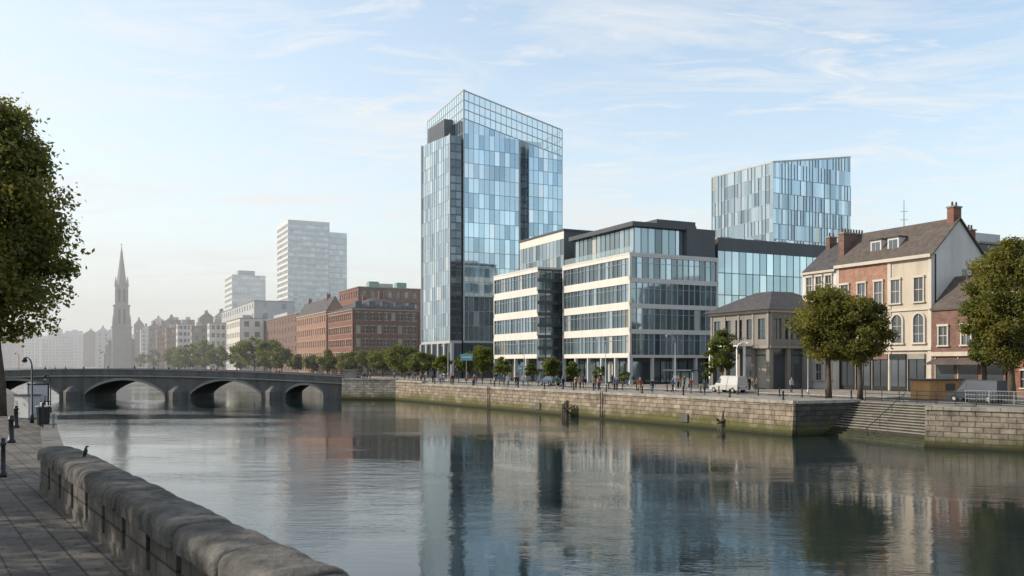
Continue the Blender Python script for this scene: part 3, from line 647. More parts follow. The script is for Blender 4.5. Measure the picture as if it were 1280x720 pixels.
fr,ff,fs,fb=rect(T,A,Lu,Lv,3,z1)
for f in(fr,ff,fs,fb): ribbon(f,3,z1,17,3,M['pale'],gP,None,.5,piers=3,mm=M['pale'])
T['plant_room'].box((*(A+V*Lv*.45+U*8),z1),(Lv*.5,10,3.4),M['lgrey'],.45); T.done()
# ------------------------------------------------------------------ church
C=P(152,650); T=Thing('church_with_spire',(C.x,C.y,3)); st=mat('church_stone',(.25,.245,.23),.85,var=.2,scale=.2); ro=.455
T['tower'].box((C.x,C.y,3),(13,13,30),st,ro); T['tower'].box((C.x,C.y,33),(14,14,1),st,ro); T['tower'].box((C.x,C.y,34),(10.5,10.5,15),st,ro); T['tower'].box((C.x,C.y,49),(11.6,11.6,.9),st,ro)
T['tower'].box((C.x,C.y,49.9),(8.6,8.6,14),st,ro); T['tower'].box((C.x,C.y,63.9),(9.6,9.6,.8),st,ro)
for z0,w,h in((36,10.5,10),(52,8.6,9)):
    for k_ in range(4):
        an=ro+k_*math.pi/2; d=V2(math.sin(an),-math.cos(an)); e=V2(math.cos(an),math.sin(an))
        for s_ in(-1.7,1.7):
            c=C+d*(w/2+.05)+e*s_; T['belfry_openings'].box((c.x,c.y,z0),(1.6,.15,h),M['core'],an)
            T['belfry_openings'].tube([(c.x-d.x*.07,c.y-d.y*.07,z0+h),(c.x+d.x*.08,c.y+d.y*.08,z0+h)],.8,M['core'],12)
T['spire'].tube([(C.x,C.y,64.7),(C.x,C.y,66.5),(C.x,C.y,80),(C.x,C.y,93)],[3.9,3.6,1.9,.25],M['stonegrey'],8)
for sx in(-1,1):
    for sy in(-1,1):
        q=C+V2(math.cos(ro)*4*sx-math.sin(ro)*4*sy,math.sin(ro)*4*sx+math.cos(ro)*4*sy); T['pinnacles'].tube([(q.x,q.y,64),(q.x,q.y,67),(q.x,q.y,71)],[.7,.6,.05],st,6)
        q=C+V2(math.cos(ro)*5.6*sx-math.sin(ro)*5.6*sy,math.sin(ro)*5.6*sx+math.cos(ro)*5.6*sy); T['pinnacles'].tube([(q.x,q.y,34),(q.x,q.y,38),(q.x,q.y,43)],[.8,.7,.05],st,6)
T['spire'].tube([(C.x,C.y,92),(C.x,C.y,96)],.14,M['metal'],5); T['spire'].tube([(C.x-1,C.y,94.6),(C.x+1,C.y,94.6)],.12,M['metal'],5)
NA=C+U*6-V*9; T['nave_walls'].prism([NA,NA+V*18,NA+V*18+U*38,NA+U*38],3,24,st); gable_roof(T,NA,38,18,24,33,M['slate'],.4,None)
f=Fac(T,NA+U*38,NA)
for i in range(7): f.box('nave_windows',2.5+i*5,4.3+i*5,9,20,0,.08,M['core']); f.box('buttresses',.4+i*5,1.4+i*5,3,21,0,1.2,st)
T.done()
# ------------------------------------------------------------------ rows of distant houses
random.seed(21)
walls=[M['brick'],M['brick2'],M['stonegrey'],M['lgrey'],M['render'],M['stone'],M['brick3'],M['brick']]
for b_,Y,top,w in [(262,440,404,26),(240,470,408,24),(222,500,405,22),(208,540,410,20),(196,600,413,18),(270,560,397,20),(250,620,398,22),(228,600,400,18),(205,700,403,24),(186,660,409,16),(176,760,412,16),(214,640,400,12),
    (120,840,416,20),(136,900,412,18),(104,980,418,22),(92,1080,422,18),(74,1100,420,20),(52,1120,424,24),(30,1100,420,20),(12,1150,426,20),(-10,1100,420,26),(84,1250,414,22),(60,1300,412,20),(20,1300,416,30),(168,820,406,14),(190,860,402,20),
    (540,330,430,30),(500,420,400,40),(330,560,392,34),(300,700,386,30),(380,620,398,30)]:
    A=P(b_,Y); w_=max(8,w/F*Y*.8); tp=zat(top,Y); nf=max(2,int((tp-3)/3.6))
    fl=random.random()<.4
    house(random.choice(['terraced_house','warehouse_building','apartment_building']),A,w_*random.uniform(.8,1.6),w_,tp,random.choice(walls),M['slate'],nf,max(3,int(w_/3.2)),rh=random.uniform(3,5.5),flat=fl,ww=1.5,sides=False).done()
# ------------------------------------------------------------------ bridge
T=Thing('stone_arch_bridge',(-65,168,0)); Y0,Y1=163,176
kx=lambda b:(b-640)/F*Y0
arches=[(kx(-40),kx(74),3.45),(kx(106),kx(205),3.5),(kx(238),kx(326),3.4),(kx(356),kx(405),2.6)]
XL,XR=kx(-130),-30.2
def ztp(x): return 5.6-.00065*(x+78)**2 if x>-78 else 5.6-.0012*(x+78)**2
def zbt(x):
    for a,b_,c in arches:
        if a<x<b_:
            t=(x-(a+b_)/2)/((b_-a)/2); return .8+(c-.8)*max(0,1-t*t)**.8
    return -3
n=300
for i in range(n):
    x0=XL+(XR-XL)*i/n;x1=XL+(XR-XL)*(i+1)/n; xm=(x0+x1)/2; zb_=zbt(xm); zb0_,zb1_=(zbt(x0),zbt(x1)) if zb_>-3 else(-3,-3)
    if zb_>-3: zb0_=max(zb0_,.75);zb1_=max(zb1_,.75)
    T['arches'].hexa([(x0,Y0,zb0_),(x1,Y0,zb1_),(x1,Y1,zb1_),(x0,Y1,zb0_)],[(x0,Y0,ztp(x0)-1.1),(x1,Y0,ztp(x1)-1.1),(x1,Y1,ztp(x1)-1.1),(x0,Y1,ztp(x0)-1.1)],M['bridge'])
    if zb_>-3:
        T['voussoirs'].hexa([(x0,Y0-.12,zb0_),(x1,Y0-.12,zb1_),(x1,Y0-.002,zb1_),(x0,Y0-.002,zb0_)],[(x0,Y0-.12,zb0_+.45),(x1,Y0-.12,zb1_+.45),(x1,Y0-.002,zb1_+.45),(x0,Y0-.002,zb0_+.45)],M['stonegrey'])
for i in range(60):
    x0=XL+(XR-XL)*i/60;x1=XL+(XR-XL)*(i+1)/60
    for (ya,yb) in((Y0-.05,Y0+.35),(Y1-.35,Y1+.05)):
        T['parapet'].hexa([(x0,ya,ztp(x0)-1.1),(x1,ya,ztp(x1)-1.1),(x1,yb,ztp(x1)-1.1),(x0,yb,ztp(x0)-1.1)],[(x0,ya,ztp(x0)-.12),(x1,ya,ztp(x1)-.12),(x1,yb,ztp(x1)-.12),(x0,yb,ztp(x0)-.12)],M['bridge'])
        T['parapet'].hexa([(x0,ya-.1,ztp(x0)-.12),(x1,ya-.1,ztp(x1)-.12),(x1,yb+.1,ztp(x1)-.12),(x0,yb+.1,ztp(x0)-.12)],[(x0,ya-.1,ztp(x0)+.06),(x1,ya-.1,ztp(x1)+.06),(x1,yb+.1,ztp(x1)+.06),(x0,yb+.1,ztp(x0)+.06)],M['stonegrey'])
        T['cornice'].hexa([(x0,ya-.3,ztp(x0)-1.4),(x1,ya-.3,ztp(x1)-1.4),(x1,ya+.02,ztp(x1)-1.4),(x0,ya+.02,ztp(x0)-1.4)],[(x0,ya-.3,ztp(x0)-1.15),(x1,ya-.3,ztp(x1)-1.15),(x1,ya+.02,ztp(x1)-1.15),(x0,ya+.02,ztp(x0)-1.15)],M['stonegrey'])
for b0,b1 in((74,106),(205,238),(326,356)):
    x0,x1=kx(b0)+.6,kx(b1)-.6; xm=(x0+x1)/2
    T['cutwaters'].hexa([(x0,Y0-.15,-3),(xm,Y0-2.6,-3),(x1,Y0-.15,-3)],[(x0,Y0-.15,1.5),(xm,Y0-2.2,1.3),(x1,Y0-.15,1.5)],M['bridge'])
    T['cutwaters'].hexa([(x0,Y0-.15,1.5),(xm,Y0-2.2,1.3),(x1,Y0-.15,1.5)],[(xm-.6,Y0-.1,2.6),(xm,Y0-.3,2.6),(xm+.6,Y0-.1,2.6)],M['bridge'])
T['end_pier'].box((XR+.3,Y0-.2,-2),(2.0,1.6,7.2),M['stonegrey'],0); T['end_pier'].box((XR+.3,Y0-.2,5.2),(2.3,1.9,.25),M['stonegrey'],0)
T.done()
# ------------------------------------------------------------------ trees
def leafmat(name,dark,mid,light):
    m,nt,b=newmat(name);N=nt.nodes;L=nt.links
    g=N.new('ShaderNodeNewGeometry'); r=N.new('ShaderNodeValToRGB'); e=r.color_ramp.elements
    e[0].color=(*dark,1); e[1].color=(*light,1); e[1].position=.95; k_=e.new(.5); k_.color=(*mid,1)
    tc=N.new('ShaderNodeTexCoord'); nz=N.new('ShaderNodeTexNoise'); nz.inputs['Scale'].default_value=.5; L.new(tc.outputs['Object'],nz.inputs['Vector'])
    ad=N.new('ShaderNodeMath'); ad.operation='MULTIPLY_ADD'; ad.inputs[1].default_value=.55
    L.new(g.outputs['Random Per Island'],ad.inputs[0])
    mr_=N.new('ShaderNodeMapRange'); mr_.inputs[1].default_value=.35; mr_.inputs[2].default_value=.65; mr_.inputs['To Max'].default_value=.45; L.new(nz.outputs[0],mr_.inputs[0]); L.new(mr_.outputs[0],ad.inputs[2])
    L.new(ad.outputs[0],r.inputs[0]); L.new(r.outputs[0],b.inputs['Base Color']); b.inputs['Roughness'].default_value=.5; b.inputs['Specular IOR Level'].default_value=.3
    t=N.new('ShaderNodeBsdfTranslucent'); sc=N.new('ShaderNodeVectorMath'); sc.operation='MULTIPLY'; sc.inputs[1].default_value=(2.1,2.0,.7); L.new(r.outputs[0],sc.inputs[0]); L.new(sc.outputs[0],t.inputs[0])
    mx=N.new('ShaderNodeMixShader'); mx.inputs[0].default_value=.45; L.new(b.outputs[0],mx.inputs[1]); L.new(t.outputs[0],mx.inputs[2]); L.new(mx.outputs[0],N['Material Output'].inputs[0])
    return m
LG=leafmat('foliage_green',(.045,.064,.018),(.085,.108,.03),(.155,.165,.045))
LO=leafmat('foliage_olive',(.055,.066,.018),(.115,.118,.033),(.20,.175,.05))
def tree(name,x,y,z,H,R,cb,seed,ncl,nl,ls,lm,cx=0,tr=None,bottom=False):
    rg=np.random.default_rng(seed); rnd=random.Random(seed)
    T=Thing(name,(x,y,z)); ccz=z+(cb+H)/2; Rz=(H-cb)/2; tr=tr or H*.022
    cl=[]
    while len(cl)<ncl:
        p=rg.uniform(-1,1,3); r=np.linalg.norm(p)
        if bottom:
            rl=math.hypot(p[0],p[1]); lim=math.sqrt(max(0,1-abs(p[2])**4))
            if rl>lim or (rl<.45*lim and abs(p[2])<.6): continue
            s=1.12-.68*(p[2]+1)/2
        else:
            if r>1 or r<.35: continue
            if r<.7 and rg.random()<.4: continue
            s=1.0-.22*max(0,p[2])
        rr=.82*rg.uniform(.88,1.12)
        cl.append(np.array([x+cx+p[0]*R*rr*s,y+p[1]*R*rr*s,ccz+p[2]*Rz*.88]))
    cl=np.array(cl)
    w=MB(); T.p['trunk']=w
    top=Vector((x+cx*.8+rnd.uniform(-.3,.3),y,z+cb+(H-cb)*.55))
    tp=[Vector((x,y,z-.1)),Vector((x+rnd.uniform(-.1,.1),y,z+cb*.5)),Vector((x+cx*.25,y,z+cb*1.05)),top]
    w.tube(tp,[tr*1.35,tr,tr*.8,tr*.3],M['bark'],10)
    for i in rg.permutation(ncl)[:max(6,min(26,ncl//3))]:
        c=Vector(cl[i]); t=rnd.uniform(.0,.8); s=tp[2].lerp(tp[3],t); md=s.lerp(c,.5)+Vector((0,0,-.06*H*rnd.random()))
        w.tube([s,md,c],[tr*.42*(1-t*.5),tr*.25,tr*.08],M['bark'],6)
    rc=R*.24
    n=ncl*nl; idx=np.repeat(np.arange(ncl),nl)
    dirs=rg.normal(size=(n,3)); dirs/=np.linalg.norm(dirs,axis=1)[:,None]
    rad=rg.uniform(.15,1,n)**.6*rg.choice([1,1,1,1.3],n); sc=(rc*rg.uniform(.55,1.4,ncl))[idx]
    pos=cl[idx]+dirs*(rad*sc)[:,None]*np.array([1.1,1.1,.75])
    nr=dirs*.5+rg.normal(size=(n,3))*.7+np.array([0,0,.35]); nr/=np.linalg.norm(nr,axis=1)[:,None]
    a=np.cross(nr,rg.normal(size=(n,3))); a/=np.linalg.norm(a,axis=1)[:,None]; b_=np.cross(nr,a)
    s=(ls*rg.uniform(.6,1.3,n))[:,None]
    q=np.stack([pos-a*s,pos-b_*s*.55,pos+a*s,pos+b_*s*.55],1).reshape(-1,3)-np.array([x,y,z])
    me=bpy.data.meshes.new('crown'); me.vertices.add(n*4); me.vertices.foreach_set('co',q.ravel()); me.loops.add(n*4); me.loops.foreach_set('vertex_index',np.arange(n*4)); me.polygons.add(n); me.polygons.foreach_set('loop_start',np.arange(0,n*4,4)); me.polygons.foreach_set('loop_total',np.full(n,4))
    me.materials.append(lm); me.update(calc_edges=True)
    e=T.done(smooth=('trunk',)); ob=bpy.data.objects.new('crown',me); COL.objects.link(ob); ob.parent=e
    return e
tree('broadleaf_tree',-26.4,45.5,LZ,17.0,4.9,3.3,3,210,270,.14,LO,cx=-.7,tr=.2,bottom=True)
tree('broadleaf_tree',-25,19.5,LZ,11,4.6,3.6,5,55,150,.2,LO,tr=.22)
tree('broadleaf_tree',-19.3,12,LZ,10.5,4.2,3.6,6,42,110,.2,LO,tr=.22)
tree('broadleaf_tree',-14.5,5,LZ,9.5,4.0,3.4,8,50,130,.2,LO,tr=.2)
def rt(b,Y,top,r,cb,seed,ncl,nl,ls,lm,z=QZ,**k):
    p=P(b,Y); return tree('broadleaf_tree',p.x,p.y,z,zat(top,Y)-z,r/F*Y,cb,seed,ncl,nl,ls,lm,**k)
rt(1036,88,351,46,2.6,11,80,260,.15,LO); rt(1075,86,362,40,2.8,12,70,260,.15,LO)
rt(1264,82,288,60,2.6,13,130,260,.16,LO); rt(1230,84,342,34,3.0,14,50,240,.15,LG)
rt(903,120,410,22,2.0,15,45,120,.18,LG); rt(884,123,447,9,1.5,31,20,70,.16,LG)
for b_,Y,tp,r,cb,sd_,nc,nl,ls in [(603,185,430,21,1.3,16,40,100,.25),(502,225,430,27,1.3,17,44,110,.3),(478,235,434,23,1.3,18,38,100,.3),(459,240,436,18,1.3,19,32,90,.3),(527,215,440,19,1.3,20,30,90,.3),(690,150,445,15,1.0,21,30,90,.22),(716,142,451,11,.9,25,22,80,.2),(436,250,438,19,1.3,22,30,90,.3),(582,180,438,15,1.2,23,30,90,.25),(628,170,445,13,1,24,26,80,.22),(665,158,453,11,.9,26,22,70,.2),(553,200,444,15,1.1,27,28,80,.25),(750,136,456,9,.8,28,20,70,.18),(780,130,459,7,.7,29,18,60,.16)]:
    rt(b_,Y,tp,r,cb,sd_,nc,nl,ls,LG)
for i,(b_,Y,tp,r) in enumerate([(318,300,417,23),(338,290,420,19),(300,320,427,16),(256,370,423,18),(236,380,426,16),(272,350,430,16),(216,430,431,13),(352,285,432,15),(192,520,436,10),(176,560,438,8),(225,400,434,14),(412,260,438,15),(392,268,440,14),(372,276,442,12)]):
    rt(b_,Y,tp,r,1.5,40+i,34,90,.42,LG)
# ------------------------------------------------------------------ left bank foreground wall
d0=V2(-.7,1).normalized(); nrm=V2(d0.y,-d0.x)   # towards river (right)
M['parapet']=blocks('parapet_stone',(.09,.083,.075),(.13,.12,.108),(.045,.042,.04),d0,1.0,.42,.02,bump=.9)
m,nt,b=newmat('weathered_coping'); N=nt.nodes;L=nt.links; tc=N.new('ShaderNodeTexCoord')
na=N.new('ShaderNodeTexNoise'); na.inputs['Scale'].default_value=2.2; na.inputs['Detail'].default_value=9; na.inputs['Roughness'].default_value=.72
nb_=N.new('ShaderNodeTexNoise'); nb_.inputs['Scale'].default_value=22; nb_.inputs['Detail'].default_value=6
for q in(na,nb_): L.new(tc.outputs['Object'],q.inputs['Vector'])
r=N.new('ShaderNodeValToRGB'); e=r.color_ramp.elements; e[0].position=.32; e[0].color=(.028,.027,.026,1); e[1].position=.68; e[1].color=(.17,.162,.15,1); q=e.new(.5); q.color=(.088,.084,.078,1)
L.new(na.outputs[0],r.inputs[0]); L.new(r.outputs[0],b.inputs['Base Color']); b.inputs['Roughness'].default_value=.88; b.inputs['Specular IOR Level'].default_value=.2
ad=N.new('ShaderNodeMath'); ad.operation='ADD'; L.new(na.outputs[0],ad.inputs[0]); L.new(nb_.outputs[0],ad.inputs[1])
bp=N.new('ShaderNodeBump'); bp.inputs['Strength'].default_value=.8; bp.inputs['Distance'].default_value=.03; L.new(ad.outputs[0],bp.inputs['Height']); L.new(bp.outputs[0],b.inputs['Normal'])
M['cope2']=m
T=Thing('stone_parapet_wall',(0,0,0)); W=.62
def wl(s,off):
    e=V2(3.85-.7*19.2,19.2); q=e-d0*s-nrm*off; return q
Ltot=34.0
f=Fac(T,wl(0,W),wl(Ltot,W))
if f.n.dot(-nrm)<0: f=Fac(T,wl(Ltot,W),wl(0,W))
rev=(f.p0-wl(0,W)).length>1
def bx(part,s0,s1,z0,z1,w0,w1,m):
    if rev: f.box(part,f.L-s1,f.L-s0,z0,z1,w0,w1,m)
    else: f.box(part,s0,s1,z0,z1,w0,w1,m)
bx('masonry',0,Ltot,-2,LZ+.68,-W+.02,-.16,M['parapet'])
bx('plinth',0,Ltot,LZ-.3,LZ+.16,-.16,.02,M['parapet'])
s=0
while s<Ltot:
    bx('piers',s,min(s+1.2,Ltot),LZ+.16,LZ+.68,-.17,.0,M['parapet']); s+=1.42
mb=MB(); T.p['coping']=mb; k=mb.mi(M['cope2']); s=-.06; rs=random.Random(4)
while s<Ltot:
    ln=rs.uniform(1.1,1.7); ns=18; npf=17; base=len(mb.v); hgt=rs.uniform(.275,.295); jit=rs.uniform(-.008,.008)
    for i in range(ns+1):
        t=i/ns; ss=s+.004+t*(ln-.008); e=1-.07*(abs(2*t-1)**14)
        for j in range(npf):
            an=math.pi*j/(npf-1); c_=math.cos(an); s_=math.sin(an)
            off=W/2+ (W/2+.07)*(abs(c_)**.5)*(1 if c_>0 else -1)*e; zz=LZ+.66+(hgt*(s_**.5)*e if s_>0 else 0)
            q=wl(ss,off+jit); v=Vector((q.x,q.y,zz)); nz=noise.noise(v*1.6)*.028+noise.noise(v*5)*.012+noise.noise(v*13)*.005
            mb.v.append((v.x,v.y,v.z+nz))
    for i in range(ns):
        for j in range(npf-1):
            a=base+i*npf+j; mb.f.append((a,a+1,a+npf+1,a+npf)); mb.m.append(k)
    mb.f.append(tuple(base+j for j in range(npf))[::-1]); mb.m.append(k); mb.f.append(tuple(base+ns*npf+j for j in range(npf))); mb.m.append(k)
    mb.f.append((base,base+ns*npf,base+ns*npf+npf-1,base+npf-1)); mb.m.append(k)
    s+=ln
T.done(smooth=('coping',))
Mp2=blocks('walkway_paving',(.085,.08,.075),(.125,.118,.11),(.04,.038,.036),d0,.6,.4,.018,horizontal=True,bump=.6)
mb=MB()
pts=[wl(Ltot,.5),wl(0,.5),wl(0,0),V2(-18.4,34.8),V2(-24.2,45.8),V2(-58.5,100),V2(-75,100),V2(-40,46),V2(-30,30),V2(-19,14),V2(-3,-15)]
vs=[Vector((p.x,p.y,LZ+.012)) for p in pts]; k=mb.mi(Mp2); mb.v=[tuple(v) for v in vs]
for t in geometry.tessellate_polygon([vs]):
    a,b_,c=t
    if (vs[b_]-vs[a]).cross(vs[c]-vs[a]).z<0:t=(a,c,b_)
    mb.f.append(tuple(t)); mb.m.append(k)
mb.obj('pavement')
rg=np.random.default_rng(77); mb=MB()
for i in range(420):
    s_=rg.uniform(-14,14); o_=W+rg.exponential(1.1); q=wl(s_,o_); r_=rg.uniform(.02,.045); an=rg.uniform(0,6.28); c_,s2=math.cos(an)*r_,math.sin(an)*r_; z_=LZ+.02+rg.uniform(0,.01)
    mb.face([(q.x-c_,q.y-s2,z_),(q.x+s2*.6,q.y-c_*.6,z_+.01),(q.x+c_,q.y+s2,z_),(q.x-s2*.6,q.y+c_*.6,z_+.012)],LO)
mb.obj('fallen_leaves')
T=Thing('quay_wall')
for p,q in((V2(-9.8,19.4),V2(-18.3,35)),(V2(-18.3,35),V2(-24,46)),(V2(-24,46),V2(-58,100)),(V2(-58,100),V2(-101,170))):
    f=Fac(T,q,p)
    if f.n.x<0: f=Fac(T,p,q)
    f.box('masonry',0,f.L,-2,LZ-.15,-.3,.12,M['quay']); f.box('coping',0,f.L,LZ-.15,LZ+.1,-.4,.2,M['bridge'])
T.done()
def bollard(x,y,z,h=.95,r=.09):
    T=MB(); T.tube([(x,y,z-.02),(x,y,z+.12),(x,y,z+.14),(x,y,z+h-.2),(x,y,z+h-.17),(x,y,z+h-.12),(x,y,z+h-.1),(x,y,z+h-.02),(x,y,z+h)],[r*1.5,r*1.4,r,r*.85,r*1.2,r*1.2,r*.8,r*.95,r*.4],M['metal'],12); T.obj('bollard',o=(x,y,z),smooth=True)
p=P(4,20.9); bollard(p.x,p.y,LZ,.95,.055)
for b_,Y in((20,37),(14,30),(36,52)): q=P(b_,Y); bollard(q.x,q.y,LZ)
for s_ in range(3,92,7):
    q=Q0+BP*1.6+BU*s_; bollard(q.x,q.y,QZ,.9,.1)
for s_ in range(1,92,3):
    q=Q0+BP*8.6+BU*s_; bollard(q.x,q.y,QZ,.9,.08)
def lamp(x,y,z,h,arm,m,r=.07,dx=-1,dy=0):
    T=Thing('street_lamp',(x,y,z)); T['post'].tube([(x,y,z),(x,y,z+.4),(x,y,z+.42),(x,y,z+h*.85)],[r*1.8,r*1.6,r,r*.75],m,10)
    pts=[(x+dx*arm*(1-math.cos(a)),y+dy*arm*(1-math.cos(a)),z+h*.85+h*.15*math.sin(a)) for a in[math.pi*.5*i/6 for i in range(7)]]
    pts.append((x+dx*arm*1.35,y+dy*arm*1.35,z+h*.985)); T['arm'].tube(pts,[r*.75]+[r*.6]*7,m,8)
    e=pts[-1]; T['lantern'].tube([(e[0],e[1],e[2]+.05),(e[0],e[1],e[2]-.08),(e[0],e[1],e[2]-.16)],[r*1.0,r*2.4,r*2.0],m,10); T['lens'].tube([(e[0],e[1],e[2]-.16),(e[0],e[1],e[2]-.22)],[r*1.8,r*1.0],M['whitep'],10)
    T.done(smooth=('post','arm'))
q=P(40,40); lamp(q.x,q.y,LZ,3.0,.25,M['metal'],.05); q=P(63,47); lamp(q.x,q.y,LZ,2.1,.2,M['metal'],.04)
q=P(921,112); lamp(q.x,q.y,QZ,6.2,1.0,M['whitep'],.1,dx=1)
for b_,Y,h in((757,118,7),(655,135,7),(560,165,7),(844,108,7),(1010,100,7)): q=P(b_,Y); lamp(q.x,q.y,QZ,h,.8,M['steel'],.06)
for x in(-92,-76,-60,-44): lamp(x,Y0+1.2,ztp(x)-1,4.2,.5,M['metal'],.05)
q=P(34,43); T=Thing('utility_cabinet',(q.x,q.y,LZ)); T['body'].box((q.x,q.y,LZ+.1),(1.1,.6,1.05),M['lgrey'],-.5); T['roof'].box((q.x,q.y,LZ+1.15),(1.2,.7,.07),M['dark'],-.5); T['plinth'].box((q.x,q.y,LZ+.0),(1.16,.66,.1),M['dark'],-.5); T['doors'].box((q.x+.14,q.y-.27,LZ+.15),(.03,.03,.9),M['dark'],-.5); T.done()
q=P(54,38); T=Thing('litter_bin',(q.x,q.y,LZ)); T['body'].tube([(q.x,q.y,LZ+.08),(q.x,q.y,LZ+.85)],[.24,.28],M['metal'],14); T['rim'].tube([(q.x,q.y,LZ+.85),(q.x,q.y,LZ+.9)],[.31,.31],M['steel'],14); T['foot'].tube([(q.x,q.y,LZ),(q.x,q.y,LZ+.08)],[.15,.15],M['metal'],10); T.done()
q=P(48,44); T=Thing('notice_board',(q.x,q.y,LZ))
for s_ in(-.5,.5): T['posts'].tube([(q.x+s_,q.y,LZ),(q.x+s_,q.y,LZ+1.75)],.04,M['metal'],8)
T['panel'].box((q.x,q.y,LZ+.85),(.96,.05,.8),M['lgrey']); T['frame'].box((q.x,q.y,LZ+1.65),(1.1,.09,.07),M['metal']); T['frame'].box((q.x,q.y,LZ+.8),(1.1,.09,.05),M['metal']); T.done()
def railing(name,p,q,z,m,h=1.1,sp=1.8,bars=True):
    T=Thing(name,(p.x,p.y,z)); d=q-p; L_=d.length; n=max(1,int(L_/sp))
    for i in range(n+1):
        c=p+d*i/n; T['posts'].tube([(c.x,c.y,z),(c.x,c.y,z+h)],.035,m,6)
    for hh in(h,h*.66,h*.33): T['rails'].tube([(p.x,p.y,z+hh),(q.x,q.y,z+hh)],.028,m,6)
    if bars:
        k_=int(L_/.25)
        for i in range(k_): c=p+d*i/k_; T['bars'].tube([(c.x,c.y,z+.1),(c.x,c.y,z+h)],.012,m,4,False)
    T.done()
railing('metal_railing',V2(-19.2,36),V2(-24.4,46.0),LZ,M['metal'],bars=False)
railing('metal_railing',P(1207,79.5),P(1300,74),3.02,M['steel'])
railing('metal_railing',RB+BP*.8,RA+BP*.8,3.02,M['metal'],bars=False)
q=P(1170,87); T=Thing('ochre_kiosk',(q.x,q.y,3)); an=.42; T['body'].box((q.x,q.y,3.1),(4.4,2.2,1.8),M['orange'],an); T['base'].box((q.x,q.y,3.0),(4.5,2.3,.1),M['dark'],an); T['roof'].box((q.x,q.y,4.9),(4.8,2.6,.14),M['dark'],an)
c_,s_=math.cos(an),math.sin(an)
for i in range(9):
    dx=-2.1+i*.52; T['ribs'].box((q.x+c_*dx+s_*1.12,q.y+s_*dx-c_*1.12,3.15),(.08,.06,1.7),M['orange'],an)
T['hatch'].box((q.x+c_*.6+s_*1.14,q.y+s_*.6-c_*1.14,3.9),(1.3,.06,.7),M['dark'],an); T.done()
def shelter(q,an):
    T=Thing('bus_shelter',(q.x,q.y,QZ)); c_,s_=math.cos(an),math.sin(an)
    for dx in(-3,-1,1,3):
        T['posts'].box((q.x+c_*dx-s_*.6,q.y+s_*dx+c_*.6,QZ),(.1,.1,2.4),M['metal'],an)
    T['roof'].box((q.x,q.y,QZ+2.4),(6.6,1.8,.16),M['dark'],an); T['back_glass'].box((q.x-s_*.68,q.y+c_*.68,QZ+.3),(5.9,.03,1.9),gBal,an)
    T['bench'].box((q.x-s_*.25,q.y+c_*.25,QZ+.45),(3.2,.35,.06),M['wood'],an)
    for dx in(-1.4,1.4): T['bench'].box((q.x+c_*dx-s_*.25,q.y+s_*dx+c_*.25,QZ),(.06,.3,.45),M['metal'],an)
    T['end_panel'].box((q.x+c_*3.1,q.y+s_*3.1,QZ+.3),(.06,1.0,1.9),M['lgrey'],an); T.done()
shelter(P(852,128),-1.1)
def sign(q,w,h,zc,m):
    T=Thing('street_sign',(q.x,q.y,QZ)); T['post'].tube([(q.x,q.y,QZ),(q.x,q.y,QZ+zc)],.05,M['steel'],8); T['panel'].box((q.x,q.y-.06,QZ+zc-h),(w,.05,h),m); T['border'].box((q.x,q.y-.1,QZ+zc-h*.55),(w*.8,.03,h*.12),M['whitep']); T.done()
blue=mat('blue_sign',(.16,.36,.44),.5); sign(P(583,158),2.2,1.2,5.2,blue); sign(P(650,140),.8,1.0,3.2,blue)
